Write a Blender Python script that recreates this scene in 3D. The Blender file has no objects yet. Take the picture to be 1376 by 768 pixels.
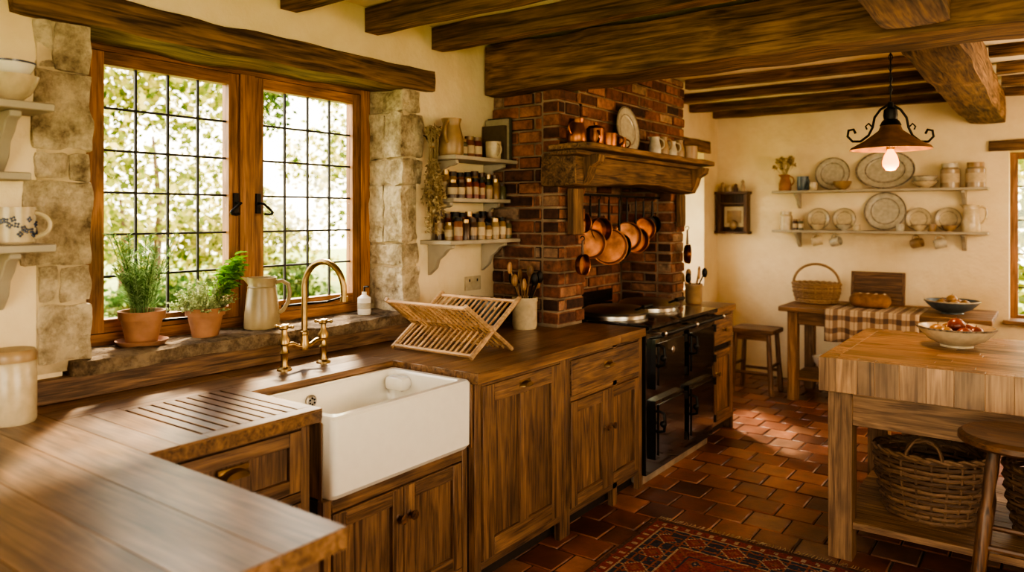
import bpy, math, random
from mathutils import Vector, Matrix, noise
R=random.Random(7)
pi=math.pi
# ------------------------------------------------------------ materials
MC={}
def newmat(name):
    m=bpy.data.materials.new(name); m.use_nodes=True
    n=m.node_tree.nodes; l=m.node_tree.links
    return m,n,l,n['Principled BSDF'],n['Material Output']
def rgba(c): return (c[0],c[1],c[2],1)
def plain(name,col,rough=.5,metal=0,var=.12,scale=30,bump=.05,spec=.5,coat=0):
    if name in MC: return MC[name]
    m,n,l,b,o=newmat(name)
    tc=n.new('ShaderNodeTexCoord'); nz=n.new('ShaderNodeTexNoise'); nz.inputs['Scale'].default_value=scale; nz.inputs['Detail'].default_value=5
    l.new(tc.outputs['Object'],nz.inputs['Vector'])
    r=n.new('ShaderNodeValToRGB'); r.color_ramp.elements[0].position=.3; r.color_ramp.elements[1].position=.7
    r.color_ramp.elements[0].color=rgba([c*(1-var) for c in col]); r.color_ramp.elements[1].color=rgba([min(1,c*(1+var)) for c in col])
    l.new(nz.outputs['Fac'],r.inputs['Fac']); l.new(r.outputs['Color'],b.inputs['Base Color'])
    b.inputs['Roughness'].default_value=rough; b.inputs['Metallic'].default_value=metal
    b.inputs['Coat Weight'].default_value=coat
    if bump>0:
        bp=n.new('ShaderNodeBump'); bp.inputs['Strength'].default_value=bump; bp.inputs['Distance'].default_value=.01
        l.new(nz.outputs['Fac'],bp.inputs['Height']); l.new(bp.outputs['Normal'],b.inputs['Normal'])
    MC[name]=m; return m
def island(name,stops,rough=.7,nscale=25,bump=.3,namt=.35,coat=0,hv=.3):
    """colour picked per loose part, dirtied with noise"""
    if name in MC: return MC[name]
    m,n,l,b,o=newmat(name)
    g=n.new('ShaderNodeNewGeometry'); r=n.new('ShaderNodeValToRGB')
    e=r.color_ramp.elements
    while len(e)<len(stops): e.new(.5)
    for i,(p,c) in enumerate(stops): e[i].position=p; e[i].color=rgba(c)
    l.new(g.outputs['Random Per Island'],r.inputs['Fac'])
    tc=n.new('ShaderNodeTexCoord'); nz=n.new('ShaderNodeTexNoise'); nz.inputs['Scale'].default_value=nscale; nz.inputs['Detail'].default_value=7; nz.inputs['Roughness'].default_value=.65
    l.new(tc.outputs['Object'],nz.inputs['Vector'])
    nb=n.new('ShaderNodeTexNoise'); nb.inputs['Scale'].default_value=2.2; nb.inputs['Detail'].default_value=4; l.new(tc.outputs['Object'],nb.inputs['Vector'])
    av=n.new('ShaderNodeMath'); av.operation='MULTIPLY_ADD'; l.new(nb.outputs['Fac'],av.inputs[0]); av.inputs[1].default_value=.6
    hf=n.new('ShaderNodeMath'); hf.operation='MULTIPLY_ADD'; l.new(nz.outputs['Fac'],hf.inputs[0]); hf.inputs[1].default_value=.8; hf.inputs[2].default_value=-.2; l.new(hf.outputs[0],av.inputs[2])
    mr=n.new('ShaderNodeMapRange'); mr.inputs[1].default_value=.25; mr.inputs[2].default_value=.75; mr.inputs[3].default_value=1-namt; mr.inputs[4].default_value=1+namt*.6
    l.new(av.outputs[0],mr.inputs[0])
    h=n.new('ShaderNodeHueSaturation'); l.new(r.outputs['Color'],h.inputs['Color']); l.new(mr.outputs[0],h.inputs['Value'])
    l.new(h.outputs['Color'],b.inputs['Base Color'])
    mr2=n.new('ShaderNodeMapRange'); mr2.inputs[3].default_value=rough-.12; mr2.inputs[4].default_value=rough+.12; l.new(nz.outputs['Fac'],mr2.inputs[0]); l.new(mr2.outputs[0],b.inputs['Roughness'])
    b.inputs['Coat Weight'].default_value=coat; b.inputs['Coat Roughness'].default_value=.25
    bp=n.new('ShaderNodeBump'); bp.inputs['Strength'].default_value=bump; bp.inputs['Distance'].default_value=.01
    l.new(nz.outputs['Fac'],bp.inputs['Height']); l.new(bp.outputs['Normal'],b.inputs['Normal'])
    MC[name]=m; return m
def wood(name,dark,light,axis='Z',rough=.5,fine=1.0,bump=.25,coat=0,var=.25,knots=0,blotch=(.7,1.22)):
    key=name+'_'+axis
    if key in MC: return MC[key]
    m,n,l,b,o=newmat(key)
    g=n.new('ShaderNodeNewGeometry'); tc=n.new('ShaderNodeTexCoord')
    cx=n.new('ShaderNodeCombineXYZ'); mu=n.new('ShaderNodeMath'); mu.operation='MULTIPLY'; mu.inputs[1].default_value=37
    l.new(g.outputs['Random Per Island'],mu.inputs[0])
    for i in range(3): l.new(mu.outputs[0],cx.inputs[i])
    ad=n.new('ShaderNodeVectorMath'); ad.operation='ADD'; l.new(tc.outputs['Object'],ad.inputs[0]); l.new(cx.outputs[0],ad.inputs[1])
    def nzz(across,along,det,dist):
        mp=n.new('ShaderNodeMapping'); s=[across]*3; s['XYZ'.index(axis)]=along; mp.inputs['Scale'].default_value=s
        l.new(ad.outputs[0],mp.inputs['Vector'])
        z=n.new('ShaderNodeTexNoise'); z.inputs['Scale'].default_value=1; z.inputs['Detail'].default_value=det; z.inputs['Distortion'].default_value=dist
        l.new(mp.outputs[0],z.inputs['Vector']); return z
    a=nzz(34*fine,2.4*fine,7,1.6); c=nzz(190*fine,7*fine,3,.2); w=nzz(6,3.4,6,.5)
    mx=n.new('ShaderNodeMath'); mx.operation='MULTIPLY_ADD'; l.new(c.outputs['Fac'],mx.inputs[0]); mx.inputs[1].default_value=.5
    l.new(a.outputs['Fac'],mx.inputs[2])
    r=n.new('ShaderNodeValToRGB'); e=r.color_ramp.elements
    e[0].position=.55; e[0].color=rgba(dark); e[1].position=.93; e[1].color=rgba(light)
    l.new(mx.outputs[0],r.inputs['Fac'])
    h=n.new('ShaderNodeHueSaturation'); mr=n.new('ShaderNodeMapRange'); mr.inputs[3].default_value=1-var; mr.inputs[4].default_value=1+var
    l.new(g.outputs['Random Per Island'],mr.inputs[0])
    mw=n.new('ShaderNodeMapRange'); mw.inputs[1].default_value=.32; mw.inputs[2].default_value=.68; mw.inputs[3].default_value=blotch[0]; mw.inputs[4].default_value=blotch[1]; l.new(w.outputs['Fac'],mw.inputs[0])
    mm=n.new('ShaderNodeMath'); mm.operation='MULTIPLY'; l.new(mr.outputs[0],mm.inputs[0]); l.new(mw.outputs[0],mm.inputs[1])
    col=r.outputs['Color']
    if knots:
        mp=n.new('ShaderNodeMapping'); s=[5.5]*3; s['XYZ'.index(axis)]=2.2; mp.inputs['Scale'].default_value=s; l.new(ad.outputs[0],mp.inputs['Vector'])
        v=n.new('ShaderNodeTexVoronoi'); v.inputs['Scale'].default_value=1; v.inputs['Randomness'].default_value=1; l.new(mp.outputs[0],v.inputs['Vector'])
        kr=n.new('ShaderNodeMapRange'); kr.inputs[1].default_value=.06; kr.inputs[2].default_value=.17; kr.inputs[3].default_value=1-knots; kr.inputs[4].default_value=1; l.new(v.outputs['Distance'],kr.inputs[0])
        m2=n.new('ShaderNodeMath'); m2.operation='MULTIPLY'; l.new(mm.outputs[0],m2.inputs[0]); l.new(kr.outputs[0],m2.inputs[1]); mm=m2
    l.new(mm.outputs[0],h.inputs['Value']); l.new(col,h.inputs['Color'])
    l.new(h.outputs['Color'],b.inputs['Base Color'])
    mr3=n.new('ShaderNodeMapRange'); mr3.inputs[3].default_value=rough+.15; mr3.inputs[4].default_value=rough-.12; l.new(w.outputs['Fac'],mr3.inputs[0]); l.new(mr3.outputs[0],b.inputs['Roughness'])
    b.inputs['Coat Weight'].default_value=coat; b.inputs['Coat Roughness'].default_value=.28
    bp=n.new('ShaderNodeBump'); bp.inputs['Strength'].default_value=bump; bp.inputs['Distance'].default_value=.004
    l.new(mx.outputs[0],bp.inputs['Height']); l.new(bp.outputs['Normal'],b.inputs['Normal'])
    MC[key]=m; return m
def plaster(name,col,bump=.35):
    if name in MC: return MC[name]
    m,n,l,b,o=newmat(name)
    tc=n.new('ShaderNodeTexCoord')
    z1=n.new('ShaderNodeTexNoise'); z1.inputs['Scale'].default_value=1.8; z1.inputs['Detail'].default_value=8; z1.inputs['Roughness'].default_value=.6
    z2=n.new('ShaderNodeTexNoise'); z2.inputs['Scale'].default_value=14; z2.inputs['Detail'].default_value=8
    for z in (z1,z2): l.new(tc.outputs['Object'],z.inputs['Vector'])
    r=n.new('ShaderNodeValToRGB'); r.color_ramp.elements[0].position=.3; r.color_ramp.elements[1].position=.62
    r.color_ramp.elements[0].color=rgba((col[0]*.84,col[1]*.79,col[2]*.7)); r.color_ramp.elements[1].color=rgba(col)
    l.new(z1.outputs['Fac'],r.inputs['Fac']); l.new(r.outputs['Color'],b.inputs['Base Color']); b.inputs['Roughness'].default_value=.9
    a=n.new('ShaderNodeMath'); a.operation='MULTIPLY_ADD'; l.new(z1.outputs['Fac'],a.inputs[0]); a.inputs[1].default_value=2.5; l.new(z2.outputs['Fac'],a.inputs[2])
    bp=n.new('ShaderNodeBump'); bp.inputs['Strength'].default_value=bump; bp.inputs['Distance'].default_value=.02
    l.new(a.outputs[0],bp.inputs['Height']); l.new(bp.outputs['Normal'],b.inputs['Normal'])
    MC[name]=m; return m
def stone(name,c1,c2,c3,bump=1,lo=.34):
    m,n,l,b,o=newmat(name)
    tc=n.new('ShaderNodeTexCoord'); z=n.new('ShaderNodeTexNoise'); z.inputs['Scale'].default_value=9; z.inputs['Detail'].default_value=10; z.inputs['Roughness'].default_value=.72
    v=n.new('ShaderNodeTexVoronoi'); v.inputs['Scale'].default_value=34
    l.new(tc.outputs['Object'],z.inputs['Vector']); l.new(tc.outputs['Object'],v.inputs['Vector'])
    r=n.new('ShaderNodeValToRGB'); e=r.color_ramp.elements; e.new(.5)
    e[0].position=lo; e[0].color=rgba(c1); e[1].position=.45; e[1].color=rgba(c2); e[2].position=.6; e[2].color=rgba(c3)
    l.new(z.outputs['Fac'],r.inputs['Fac']); l.new(r.outputs['Color'],b.inputs['Base Color']); b.inputs['Roughness'].default_value=.92
    a=n.new('ShaderNodeMath'); a.operation='MULTIPLY_ADD'; l.new(z.outputs['Fac'],a.inputs[0]); a.inputs[1].default_value=3.5; l.new(v.outputs['Distance'],a.inputs[2])
    bp=n.new('ShaderNodeBump'); bp.inputs['Strength'].default_value=bump; bp.inputs['Distance'].default_value=.02
    l.new(a.outputs[0],bp.inputs['Height']); l.new(bp.outputs['Normal'],b.inputs['Normal'])
    MC[name]=m; return m
def leafmat(name,stops,tr=.5):
    if name in MC: return MC[name]
    m,n,l,b,o=newmat(name); n.remove(b)
    g=n.new('ShaderNodeNewGeometry'); r=n.new('ShaderNodeValToRGB'); e=r.color_ramp.elements
    while len(e)<len(stops): e.new(.5)
    for i,(p,c) in enumerate(stops): e[i].position=p; e[i].color=rgba(c)
    l.new(g.outputs['Random Per Island'],r.inputs['Fac'])
    d=n.new('ShaderNodeBsdfDiffuse'); t=n.new('ShaderNodeBsdfTranslucent'); mx=n.new('ShaderNodeMixShader'); mx.inputs[0].default_value=tr
    l.new(r.outputs['Color'],d.inputs['Color']); l.new(r.outputs['Color'],t.inputs['Color'])
    l.new(d.outputs[0],mx.inputs[1]); l.new(t.outputs[0],mx.inputs[2]); l.new(mx.outputs[0],o.inputs['Surface'])
    MC[name]=m; return m
def glassmat():
    m,n,l,b,o=newmat('window_glass'); n.remove(b)
    t=n.new('ShaderNodeBsdfTransparent'); g=n.new('ShaderNodeBsdfGlossy'); g.inputs['Roughness'].default_value=.02
    mx=n.new('ShaderNodeMixShader'); mx.inputs[0].default_value=.05
    l.new(t.outputs[0],mx.inputs[1]); l.new(g.outputs[0],mx.inputs[2]); l.new(mx.outputs[0],o.inputs['Surface']); return m
def emis(name,col,s):
    m,n,l,b,o=newmat(name); b.inputs['Base Color'].default_value=rgba(col); b.inputs['Emission Color'].default_value=rgba(col); b.inputs['Emission Strength'].default_value=s; return m

PLA=plaster('cream_plaster',(.84,.7,.475)); CEI=plaster('ceiling_plaster',(.88,.77,.56),.2)
OAKd,OAKl=(.058,.029,.014),(.265,.145,.073)
def oak(a): return wood('cabinet_oak',OAKd,OAKl,a,.5,var=.24,bump=.45,knots=.55)
def beamw(a): return wood('beam_oak',(.06,.031,.016),(.31,.178,.092),a,.8,fine=.7,bump=.8,knots=.45)
def topw(a): return wood('worktop_oak',(.085,.041,.018),(.28,.152,.073),a,.34,coat=.3,var=.12,bump=.15,knots=.3,fine=.8)
def winw(a): return wood('window_oak',(.15,.06,.02),(.4,.185,.07),a,.45)
def pinew(a): return wood('pine',(.13,.066,.029),(.36,.205,.1),a,.52,knots=.4)
def darkw(a): return wood('dark_wood',(.03,.014,.007),(.14,.065,.028),a,.42)
def blkw(a): return wood('butcher_maple',(.14,.07,.03),(.4,.23,.115),a,.4,var=.36,coat=.15,fine=.7)
BEECH=wood('beech',(.4,.23,.11),(.66,.43,.23),'X',.55)
LIME=stone('limestone',(.17,.12,.07),(.48,.385,.25),(.78,.665,.47),.8,.31); SLATE=stone('sill_stone',(.06,.04,.024),(.2,.135,.08),(.44,.32,.2))
BRICK=island('old_brick',[(0,(.04,.022,.016)),(.2,(.13,.055,.035)),(.5,(.25,.1,.058)),(.8,(.35,.16,.092)),(1,(.35,.23,.15))],.9,22,.7,.85)
MORT=plain('mortar',(.27,.2,.135),.95,bump=.5,var=.4,scale=8)
TILE=island('terracotta_tile',[(0,(.1,.038,.023)),(.3,(.19,.065,.036)),(.6,(.265,.095,.05)),(.85,(.35,.155,.085)),(1,(.23,.115,.074))],.37,9,.35,.65,coat=.3)
GROUT=plain('grout',(.075,.05,.035),.95)
WHITE=plain('white_ceramic',(.8,.76,.68),.12,var=.02,bump=0,coat=.4)
CREAM=plain('cream_ceramic',(.54,.44,.29),.25,var=.12,bump=.02)
TAN=plain('tan_stoneware',(.32,.21,.11),.35,var=.3,scale=12)
BLUE=plain('blue_ceramic',(.1,.13,.15),.3,var=.2)
SAGE=plain('grey_plate',(.48,.43,.33),.25,var=.15)
RIM=plain('patterned_rim',(.18,.14,.1),.3,var=.8,scale=60,bump=0)
SHELF=plain('painted_shelf',(.4,.35,.265),.55,var=.12,scale=8)
BRASS=plain('aged_brass',(.36,.25,.12),.35,1,var=.3,scale=20)
COPPER=plain('copper',(.3,.125,.06),.38,1,var=.6,scale=11)
IRON=plain('black_iron',(.018,.016,.015),.45,.6)
ENAM=plain('black_enamel',(.012,.011,.011),.14,0,bump=0,coat=.6)
CHROME=plain('polished_lid',(.52,.48,.42),.32,1,var=.15,scale=6)
TERRA=plain('terracotta_pot',(.33,.16,.085),.85,var=.35,scale=9)
SOIL=plain('soil',(.03,.02,.012),.95,bump=.8,scale=90)
LEAD=plain('lead_came',(.03,.03,.03),.5,.4)
GLASS=glassmat()
WICK=island('wicker',[(0,(.08,.04,.018)),(1,(.24,.13,.06))],.7,60,.3,.4)
WICKL=island('pale_wicker',[(0,(.24,.14,.07)),(1,(.42,.27,.14))],.7,60,.3,.4)
PAPER=plain('label_paper',(.5,.4,.27),.8)
NAVY=plain('navy_glaze',(.03,.04,.09),.2)
# ------------------------------------------------------------ mesh builder
class B:
    def __init__(s): s.v=[];s.f=[];s.mi=[];s.mats=[];s.M=None
    def add(s,vs,fs,mat):
        if mat not in s.mats: s.mats.append(mat)
        k=s.mats.index(mat); o=len(s.v)
        if s.M is not None: vs=[s.M@Vector(v) for v in vs]
        s.v+= [tuple(v) for v in vs]
        for f in fs: s.f.append([o+i for i in f]); s.mi.append(k)
    def box(s,x0,x1,y0,y1,z0,z1,mat):
        vs=[(x,y,z) for x in (x0,x1) for y in (y0,y1) for z in (z0,z1)]
        s.add(vs,[(0,1,3,2),(4,6,7,5),(0,4,5,1),(2,3,7,6),(0,2,6,4),(1,5,7,3)],mat)
    def lathe(s,c,prof,mat,n=24,sx=1,sy=1):
        vs=[];fs=[];rows=[]
        for r,z in prof:
            if r<1e-6: rows.append([len(vs)]); vs.append((c[0],c[1],c[2]+z))
            else:
                rows.append(list(range(len(vs),len(vs)+n)))
                for i in range(n):
                    a=2*pi*i/n; vs.append((c[0]+r*sx*math.cos(a),c[1]+r*sy*math.sin(a),c[2]+z))
        for a,b_ in zip(rows,rows[1:]):
            for i in range(n):
                j=(i+1)%n
                if len(a)==1 and len(b_)==1: break
                if len(a)==1: fs.append((a[0],b_[i],b_[j]))
                elif len(b_)==1: fs.append((a[i],b_[0],a[j]))
                else: fs.append((a[i],a[j],b_[j],b_[i]))
        s.add(vs,fs,mat)
    def cyl(s,c,r,h,mat,n=20,r2=None):
        r2=r if r2 is None else r2
        s.lathe(c,[(0,0),(r,0),(r2,h),(0,h)],mat,n)
    def sph(s,c,r,mat,n=14,sx=1,sy=1,sz=1):
        k=n//2; s.lathe(c,[(r*math.sin(pi*i/k) if 0<i<k else 0,-r*sz*math.cos(pi*i/k)) for i in range(k+1)],mat,n,sx,sy)
    def tube(s,pts,r,mat,n=8,closed=False):
        pts=[Vector(p) for p in pts]; N=len(pts)
        rs=r if isinstance(r,(list,tuple)) else [r]*N
        T=[]
        for i in range(N):
            a=pts[(i-1)%N] if (closed or i>0) else pts[0]; b_=pts[(i+1)%N] if (closed or i<N-1) else pts[-1]
            t=b_-a; T.append(t.normalized() if t.length>1e-9 else Vector((0,0,1)))
        up=Vector((0,0,1)) if abs(T[0].z)<.9 else Vector((1,0,0))
        u=T[0].cross(up).normalized(); vs=[];fs=[]
        for i in range(N):
            u=u-T[i]*u.dot(T[i])
            if u.length<1e-6: u=T[i].orthogonal()
            u.normalize(); w=T[i].cross(u)
            for k in range(n):
                a=2*pi*k/n; vs.append(pts[i]+(u*math.cos(a)+w*math.sin(a))*rs[i])
        for i in range(N if closed else N-1):
            j=(i+1)%N
            for k in range(n):
                k2=(k+1)%n; fs.append((i*n+k,i*n+k2,j*n+k2,j*n+k))
        if not closed:
            fs.append(tuple(range(n))[::-1]); fs.append(tuple((N-1)*n+k for k in range(n)))
        s.add(vs,fs,mat)
    def rock(s,x0,x1,y0,y1,z0,z1,mat,amp=.01,rnd=.02,step=.05,seed=0,freq=7,fn=None):
        c=Vector(((x0+x1)/2,(y0+y1)/2,(z0+z1)/2)); h=Vector(((x1-x0)/2,(y1-y0)/2,(z1-z0)/2)); rr=min(rnd,min(h)*.9)
        nn=[max(1,min(60,int(round(2*h[i]/step)))) for i in range(3)]
        idx={};vs=[];fs=[]
        def vert(i,j,k):
            if (i,j,k) in idx: return idx[(i,j,k)]
            q=Vector((2*i/nn[0]-1,2*j/nn[1]-1,2*k/nn[2]-1)); p=Vector([h[a]*q[a] for a in range(3)])
            inn=Vector([max(-(h[a]-rr),min(h[a]-rr,p[a])) for a in range(3)]); d=p-inn
            if d.length>1e-9: p=inn+d.normalized()*rr
            p=p+c; p=p+Vector(noise.noise_vector(p*freq+Vector((seed*3.1,seed,seed*1.7))))*amp+Vector(noise.noise_vector(p*freq*.35+Vector((seed,seed*2,0))))*amp
            if fn: p=fn(p)
            idx[(i,j,k)]=len(vs); vs.append(p); return idx[(i,j,k)]
        for a in range(3):
            b_,c_=[(1,2),(2,0),(0,1)][a]
            for side in (0,nn[a]):
                for i in range(nn[b_]):
                    for j in range(nn[c_]):
                        q=[]
                        for di,dj in ((0,0),(1,0),(1,1),(0,1)):
                            t=[0,0,0]; t[a]=side; t[b_]=i+di; t[c_]=j+dj; q.append(vert(*t))
                        fs.append(q if side else q[::-1])
        s.add(vs,fs,mat)
    def leaf(s,p,d,L,w,mat):
        p=Vector(p); d=Vector(d).normalized(); x=d.cross(Vector((R.uniform(-1,1),R.uniform(-1,1),R.uniform(-1,1))))
        if x.length<1e-5: x=d.orthogonal()
        x.normalize()
        s.add([p,p+d*L*.45+x*w/2,p+d*L,p+d*L*.45-x*w/2],[(0,1,2,3)],mat)
    def done(s,name,bevel=0,seg=2,origin=None):
        xs=[v[0] for v in s.v]; ys=[v[1] for v in s.v]; zs=[v[2] for v in s.v]
        o=origin or ((min(xs)+max(xs))/2,(min(ys)+max(ys))/2,min(zs))
        me=bpy.data.meshes.new(name); me.from_pydata([(x-o[0],y-o[1],z-o[2]) for x,y,z in s.v],[],s.f)
        for m in s.mats: me.materials.append(m)
        me.polygons.foreach_set('material_index',s.mi); me.polygons.foreach_set('use_smooth',[True]*len(s.f)); me.update()
        try: me.set_sharp_from_angle(angle=math.radians(38))
        except Exception: pass
        ob=bpy.data.objects.new(name,me); ob.location=o; bpy.context.scene.collection.objects.link(ob)
        if bevel:
            md=ob.modifiers.new('bevel','BEVEL'); md.width=bevel; md.segments=seg; md.limit_method='ANGLE'; md.angle_limit=math.radians(50)
        return ob
def TR(x,y,z,rz=0,rx=0,ry=0): return Matrix.Translation((x,y,z))@Matrix.Rotation(rz,4,'Z')@Matrix.Rotation(ry,4,'Y')@Matrix.Rotation(rx,4,'X')
def arc(c,r,a0,a1,n,pl='xz'):
    o=[]
    for i in range(n+1):
        a=a0+(a1-a0)*i/n; u,v=r*math.cos(a),r*math.sin(a)
        o.append({'xz':(c[0]+u,c[1],c[2]+v),'yz':(c[0],c[1]+u,c[2]+v),'xy':(c[0]+u,c[1]+v,c[2])}[pl])
    return o
# ------------------------------------------------------------ room shell
H=2.55
b=B()
b.box(-.4,0,-1.6,1.14,0,H,PLA); b.box(-.4,0,1.14,2.84,0,.98,PLA); b.box(-.4,0,1.14,2.84,2.24,H,PLA)
b.box(-.4,0,2.84,5.9,0,H,PLA); b.box(-.4,0,5.9,6.85,0,.86,PLA); b.box(-.4,0,5.9,6.85,2.13,H,PLA); b.box(-.4,0,6.85,7.5,0,H,PLA)
b.done('wall_left')
b=B()
b.box(0,2.42,7.2,7.5,0,H,PLA); b.box(3.4,4.4,7.2,7.5,0,H,PLA); b.box(2.42,3.4,7.2,7.5,0,.66,PLA); b.box(2.42,3.4,7.2,7.5,2.05,H,PLA)
b.done('wall_far')
b=B()
b.box(4.4,4.7,-1.6,.4,0,H,PLA); b.box(4.4,4.7,2.4,7.5,0,H,PLA); b.box(4.4,4.7,.4,2.4,0,.8,PLA); b.box(4.4,4.7,.4,2.4,2.2,H,PLA)  # the gap is an added opening, unseen, to let in more sky light
b.done('wall_right')
b=B()
b.box(-.4,1.2,-1.9,-1.6,0,H,PLA); b.box(3.6,4.7,-1.9,-1.6,0,H,PLA); b.box(1.2,3.6,-1.9,-1.6,2.2,H,PLA)  # wide opening added behind the camera for extra sky light
b.done('wall_back')
b=B(); b.box(-.4,4.7,-1.9,7.5,H,H+.1,CEI); b.done('ceiling')
b=B(); b.box(-.4,4.7,-1.9,7.5,-.1,-.006,GROUT)
ts=.195; j=0; y=-1.6
while y<7.2:
    x=.0-(j%2)*ts/2
    while x<4.4:
        x0,x1=max(x,0)+.004,min(x+ts,4.4)-.004; y1=min(y+ts,7.2)
        if x1-x0>.02 and y1-y>.03 and not(x1<.7 and y<5.1):
            dz=R.uniform(-.0015,.0015); b.box(x0,x1,y+.004,y1-.004,-.02,dz,TILE)
        x+=ts
    y+=ts; j+=1
b.done('floor',.005,1)
# beams
b=B(); b.rock(0.0,4.4,3.43,3.76,2.27,2.53,beamw('X'),.016,.03,.08,3,3.5,lambda p:Vector((p.x,p.y,p.z-.03*max(0,1-p.x/1.2) if p.z<2.4 else p.z))); b.done('ceiling_beam')
b=B(); b.rock(2.14,2.4,-1.6,3.42,2.29,2.53,beamw('Y'),.012,.03,.09,5,3); b.done('ceiling_beam')
b=B(); b.rock(2.14,2.4,3.77,7.2,2.27,2.53,beamw('Y'),.012,.03,.09,8,3); b.done('ceiling_beam')
for i,yy in enumerate([-.9,-.4,.1,.6,1.08,1.57,2.06,2.55,3.03,4.12,4.72,5.32,5.92,6.52,7.1]):
    w_,zb_=(.048,2.425) if yy<3.5 else (.04,2.475)
    for k,(xa,xb) in enumerate([(0 if not 3.9<yy<5.35 else .47,2.145),(2.395,4.4)]):
        b=B(); b.rock(xa,xb,yy-w_,yy+w_,zb_,2.552,beamw('X'),.008,.015,.09,i+k*20,3.5); b.done('ceiling_joist')
# ------------------------------------------------------------ main window: stones, lintel, sill
b=B(); z=1.03; i=0
for hgt in (.2,.13,.29,.1,.27,.2):
    z1=min(z+hgt,2.185); e=R.uniform(-.03,.02)
    if i%2==0: b.rock(-.36,.012,1.045+e,1.235+R.uniform(-.008,.008),z,z1-.003,LIME,.01,.01,.02,i,16)
    else:
        m_=1.13+R.uniform(-.03,.03); b.rock(-.36,.01,1.05+e,m_,z,z1-.003,LIME,.01,.01,.02,i,16); b.rock(-.36,.013,m_+.003,1.235+R.uniform(-.008,.008),z,z1-.003,LIME,.01,.01,.02,i+30,16)
    z=z1; i+=1
LM=plain('lime_mortar',(.5,.4,.26),.95,bump=.6,var=.25,scale=14)
b.box(-.39,.003,1.06,1.215,1.0,2.2,LM); b.done('stone_jamb')
b=B(); z=1.03
for hgt in (.24,.12,.3,.14,.24,.14):
    z1=min(z+hgt,2.185); e=R.uniform(-.03,.035); y_=2.76+R.uniform(-.014,.006)
    xm=R.uniform(-.22,-.12)
    if i%2: b.rock(-.36,.012,y_,2.885+e,z,z1-.003,LIME,.011,.01,.02,i+7,16)
    else:
        b.rock(xm+.003,.012,y_,2.885+e,z,z1-.003,LIME,.011,.01,.02,i+7,16); b.rock(-.36,xm,y_+.006,2.87,z,z1-.003,LIME,.011,.01,.02,i+37,16)
    z=z1; i+=1
b.box(-.39,.003,2.775,2.87,1.0,2.2,LM); b.done('stone_jamb')
b=B(); b.rock(-.28,.03,.98,3.0,2.185,2.31,beamw('Y'),.012,.02,.05,11,5); b.done('window_lintel_beam')
b=B(); b.rock(-.4,.045,1.15,2.83,.975,1.03,SLATE,.009,.012,.035,4,10); b.done('window_sill')
b=B(); b.box(0.0,.03,-.2,3.52,.901,.985,oak('Y')); b.done('trim_upstand',.004)
# window joinery
def casement(b,x,y0,y1,z0,z1,cols,rows,fr=.05):
    b.box(x-.025,x+.025,y0,y0+fr,z0,z1,winw('Z')); b.box(x-.025,x+.025,y1-fr,y1,z0,z1,winw('Z'))
    b.box(x-.025,x+.025,y0+fr,y1-fr,z0,z0+fr,winw('Y')); b.box(x-.025,x+.025,y0+fr,y1-fr,z1-fr,z1,winw('Y'))
    ya,yb,za,zb=y0+fr,y1-fr,z0+fr,z1-fr
    for i in range(1,cols): yy=ya+(yb-ya)*i/cols; b.box(x-.006,x+.006,yy-.0045,yy+.0045,za,zb,LEAD)
    for i in range(1,rows): zz=za+(zb-za)*i/rows; b.box(x-.0055,x+.0055,ya,yb,zz-.0045,zz+.0045,LEAD)
    b.box(x-.002,x+.002,ya,yb,za,zb,GLASS)
b=B(); xw=-.27
b.box(xw-.05,xw+.04,1.27,1.335,1.03,2.24,winw('Z')); b.box(xw-.05,xw+.04,2.695,2.76,1.03,2.24,winw('Z'))
b.box(xw-.05,xw+.04,1.335,2.695,2.165,2.24,winw('Y')); b.box(xw-.05,xw+.04,1.335,2.695,1.03,1.075,winw('Y'))
b.box(xw-.05,xw+.045,1.975,2.05,1.075,2.165,winw('Z'))
casement(b,xw+.01,1.337,1.973,1.077,2.163,4,6); casement(b,xw+.01,2.052,2.693,1.077,2.163,4,6)
for yy,sg in ((1.955,-1),(2.07,1)):
    b.box(xw+.035,xw+.045,yy-.012,yy+.012,1.54,1.63,IRON)
    b.tube([(xw+.045,yy,1.585),(xw+.08,yy,1.585)]+[(xw+.08,yy+sg*.05*math.sin(t*.5),1.585-.02*t+(.002*t*t)) for t in range(1,7)],.006,IRON)
b.tube([(xw+.04,2.2,1.1),(xw+.07,2.32,1.105),(xw+.06,2.45,1.1),(xw+.08,2.52,1.115),(xw+.07,2.54,1.13)],.006,IRON)
b.tube([(xw+.04,1.5,1.1),(xw+.07,1.62,1.105),(xw+.06,1.75,1.1),(xw+.08,1.8,1.12)],.006,IRON)
b.done('window_1',.003,1)
b=B()
b.box(-.34,-.28,5.9,5.96,.86,2.13,winw('Z')); b.box(-.34,-.28,6.79,6.85,.86,2.13,winw('Z')); b.box(-.34,-.28,5.96,6.79,.86,.92,winw('Y')); b.box(-.34,-.28,5.96,6.79,2.07,2.13,winw('Y'))
casement(b,-.31,5.96,6.79,.92,2.07,4,6,.04); b.done('window_2',.003,1)
b=B(); b.rock(-.2,.02,5.75,7.0,2.13,2.25,beamw('Y'),.008,.015,.08,31); b.done('window_lintel_beam')
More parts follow.
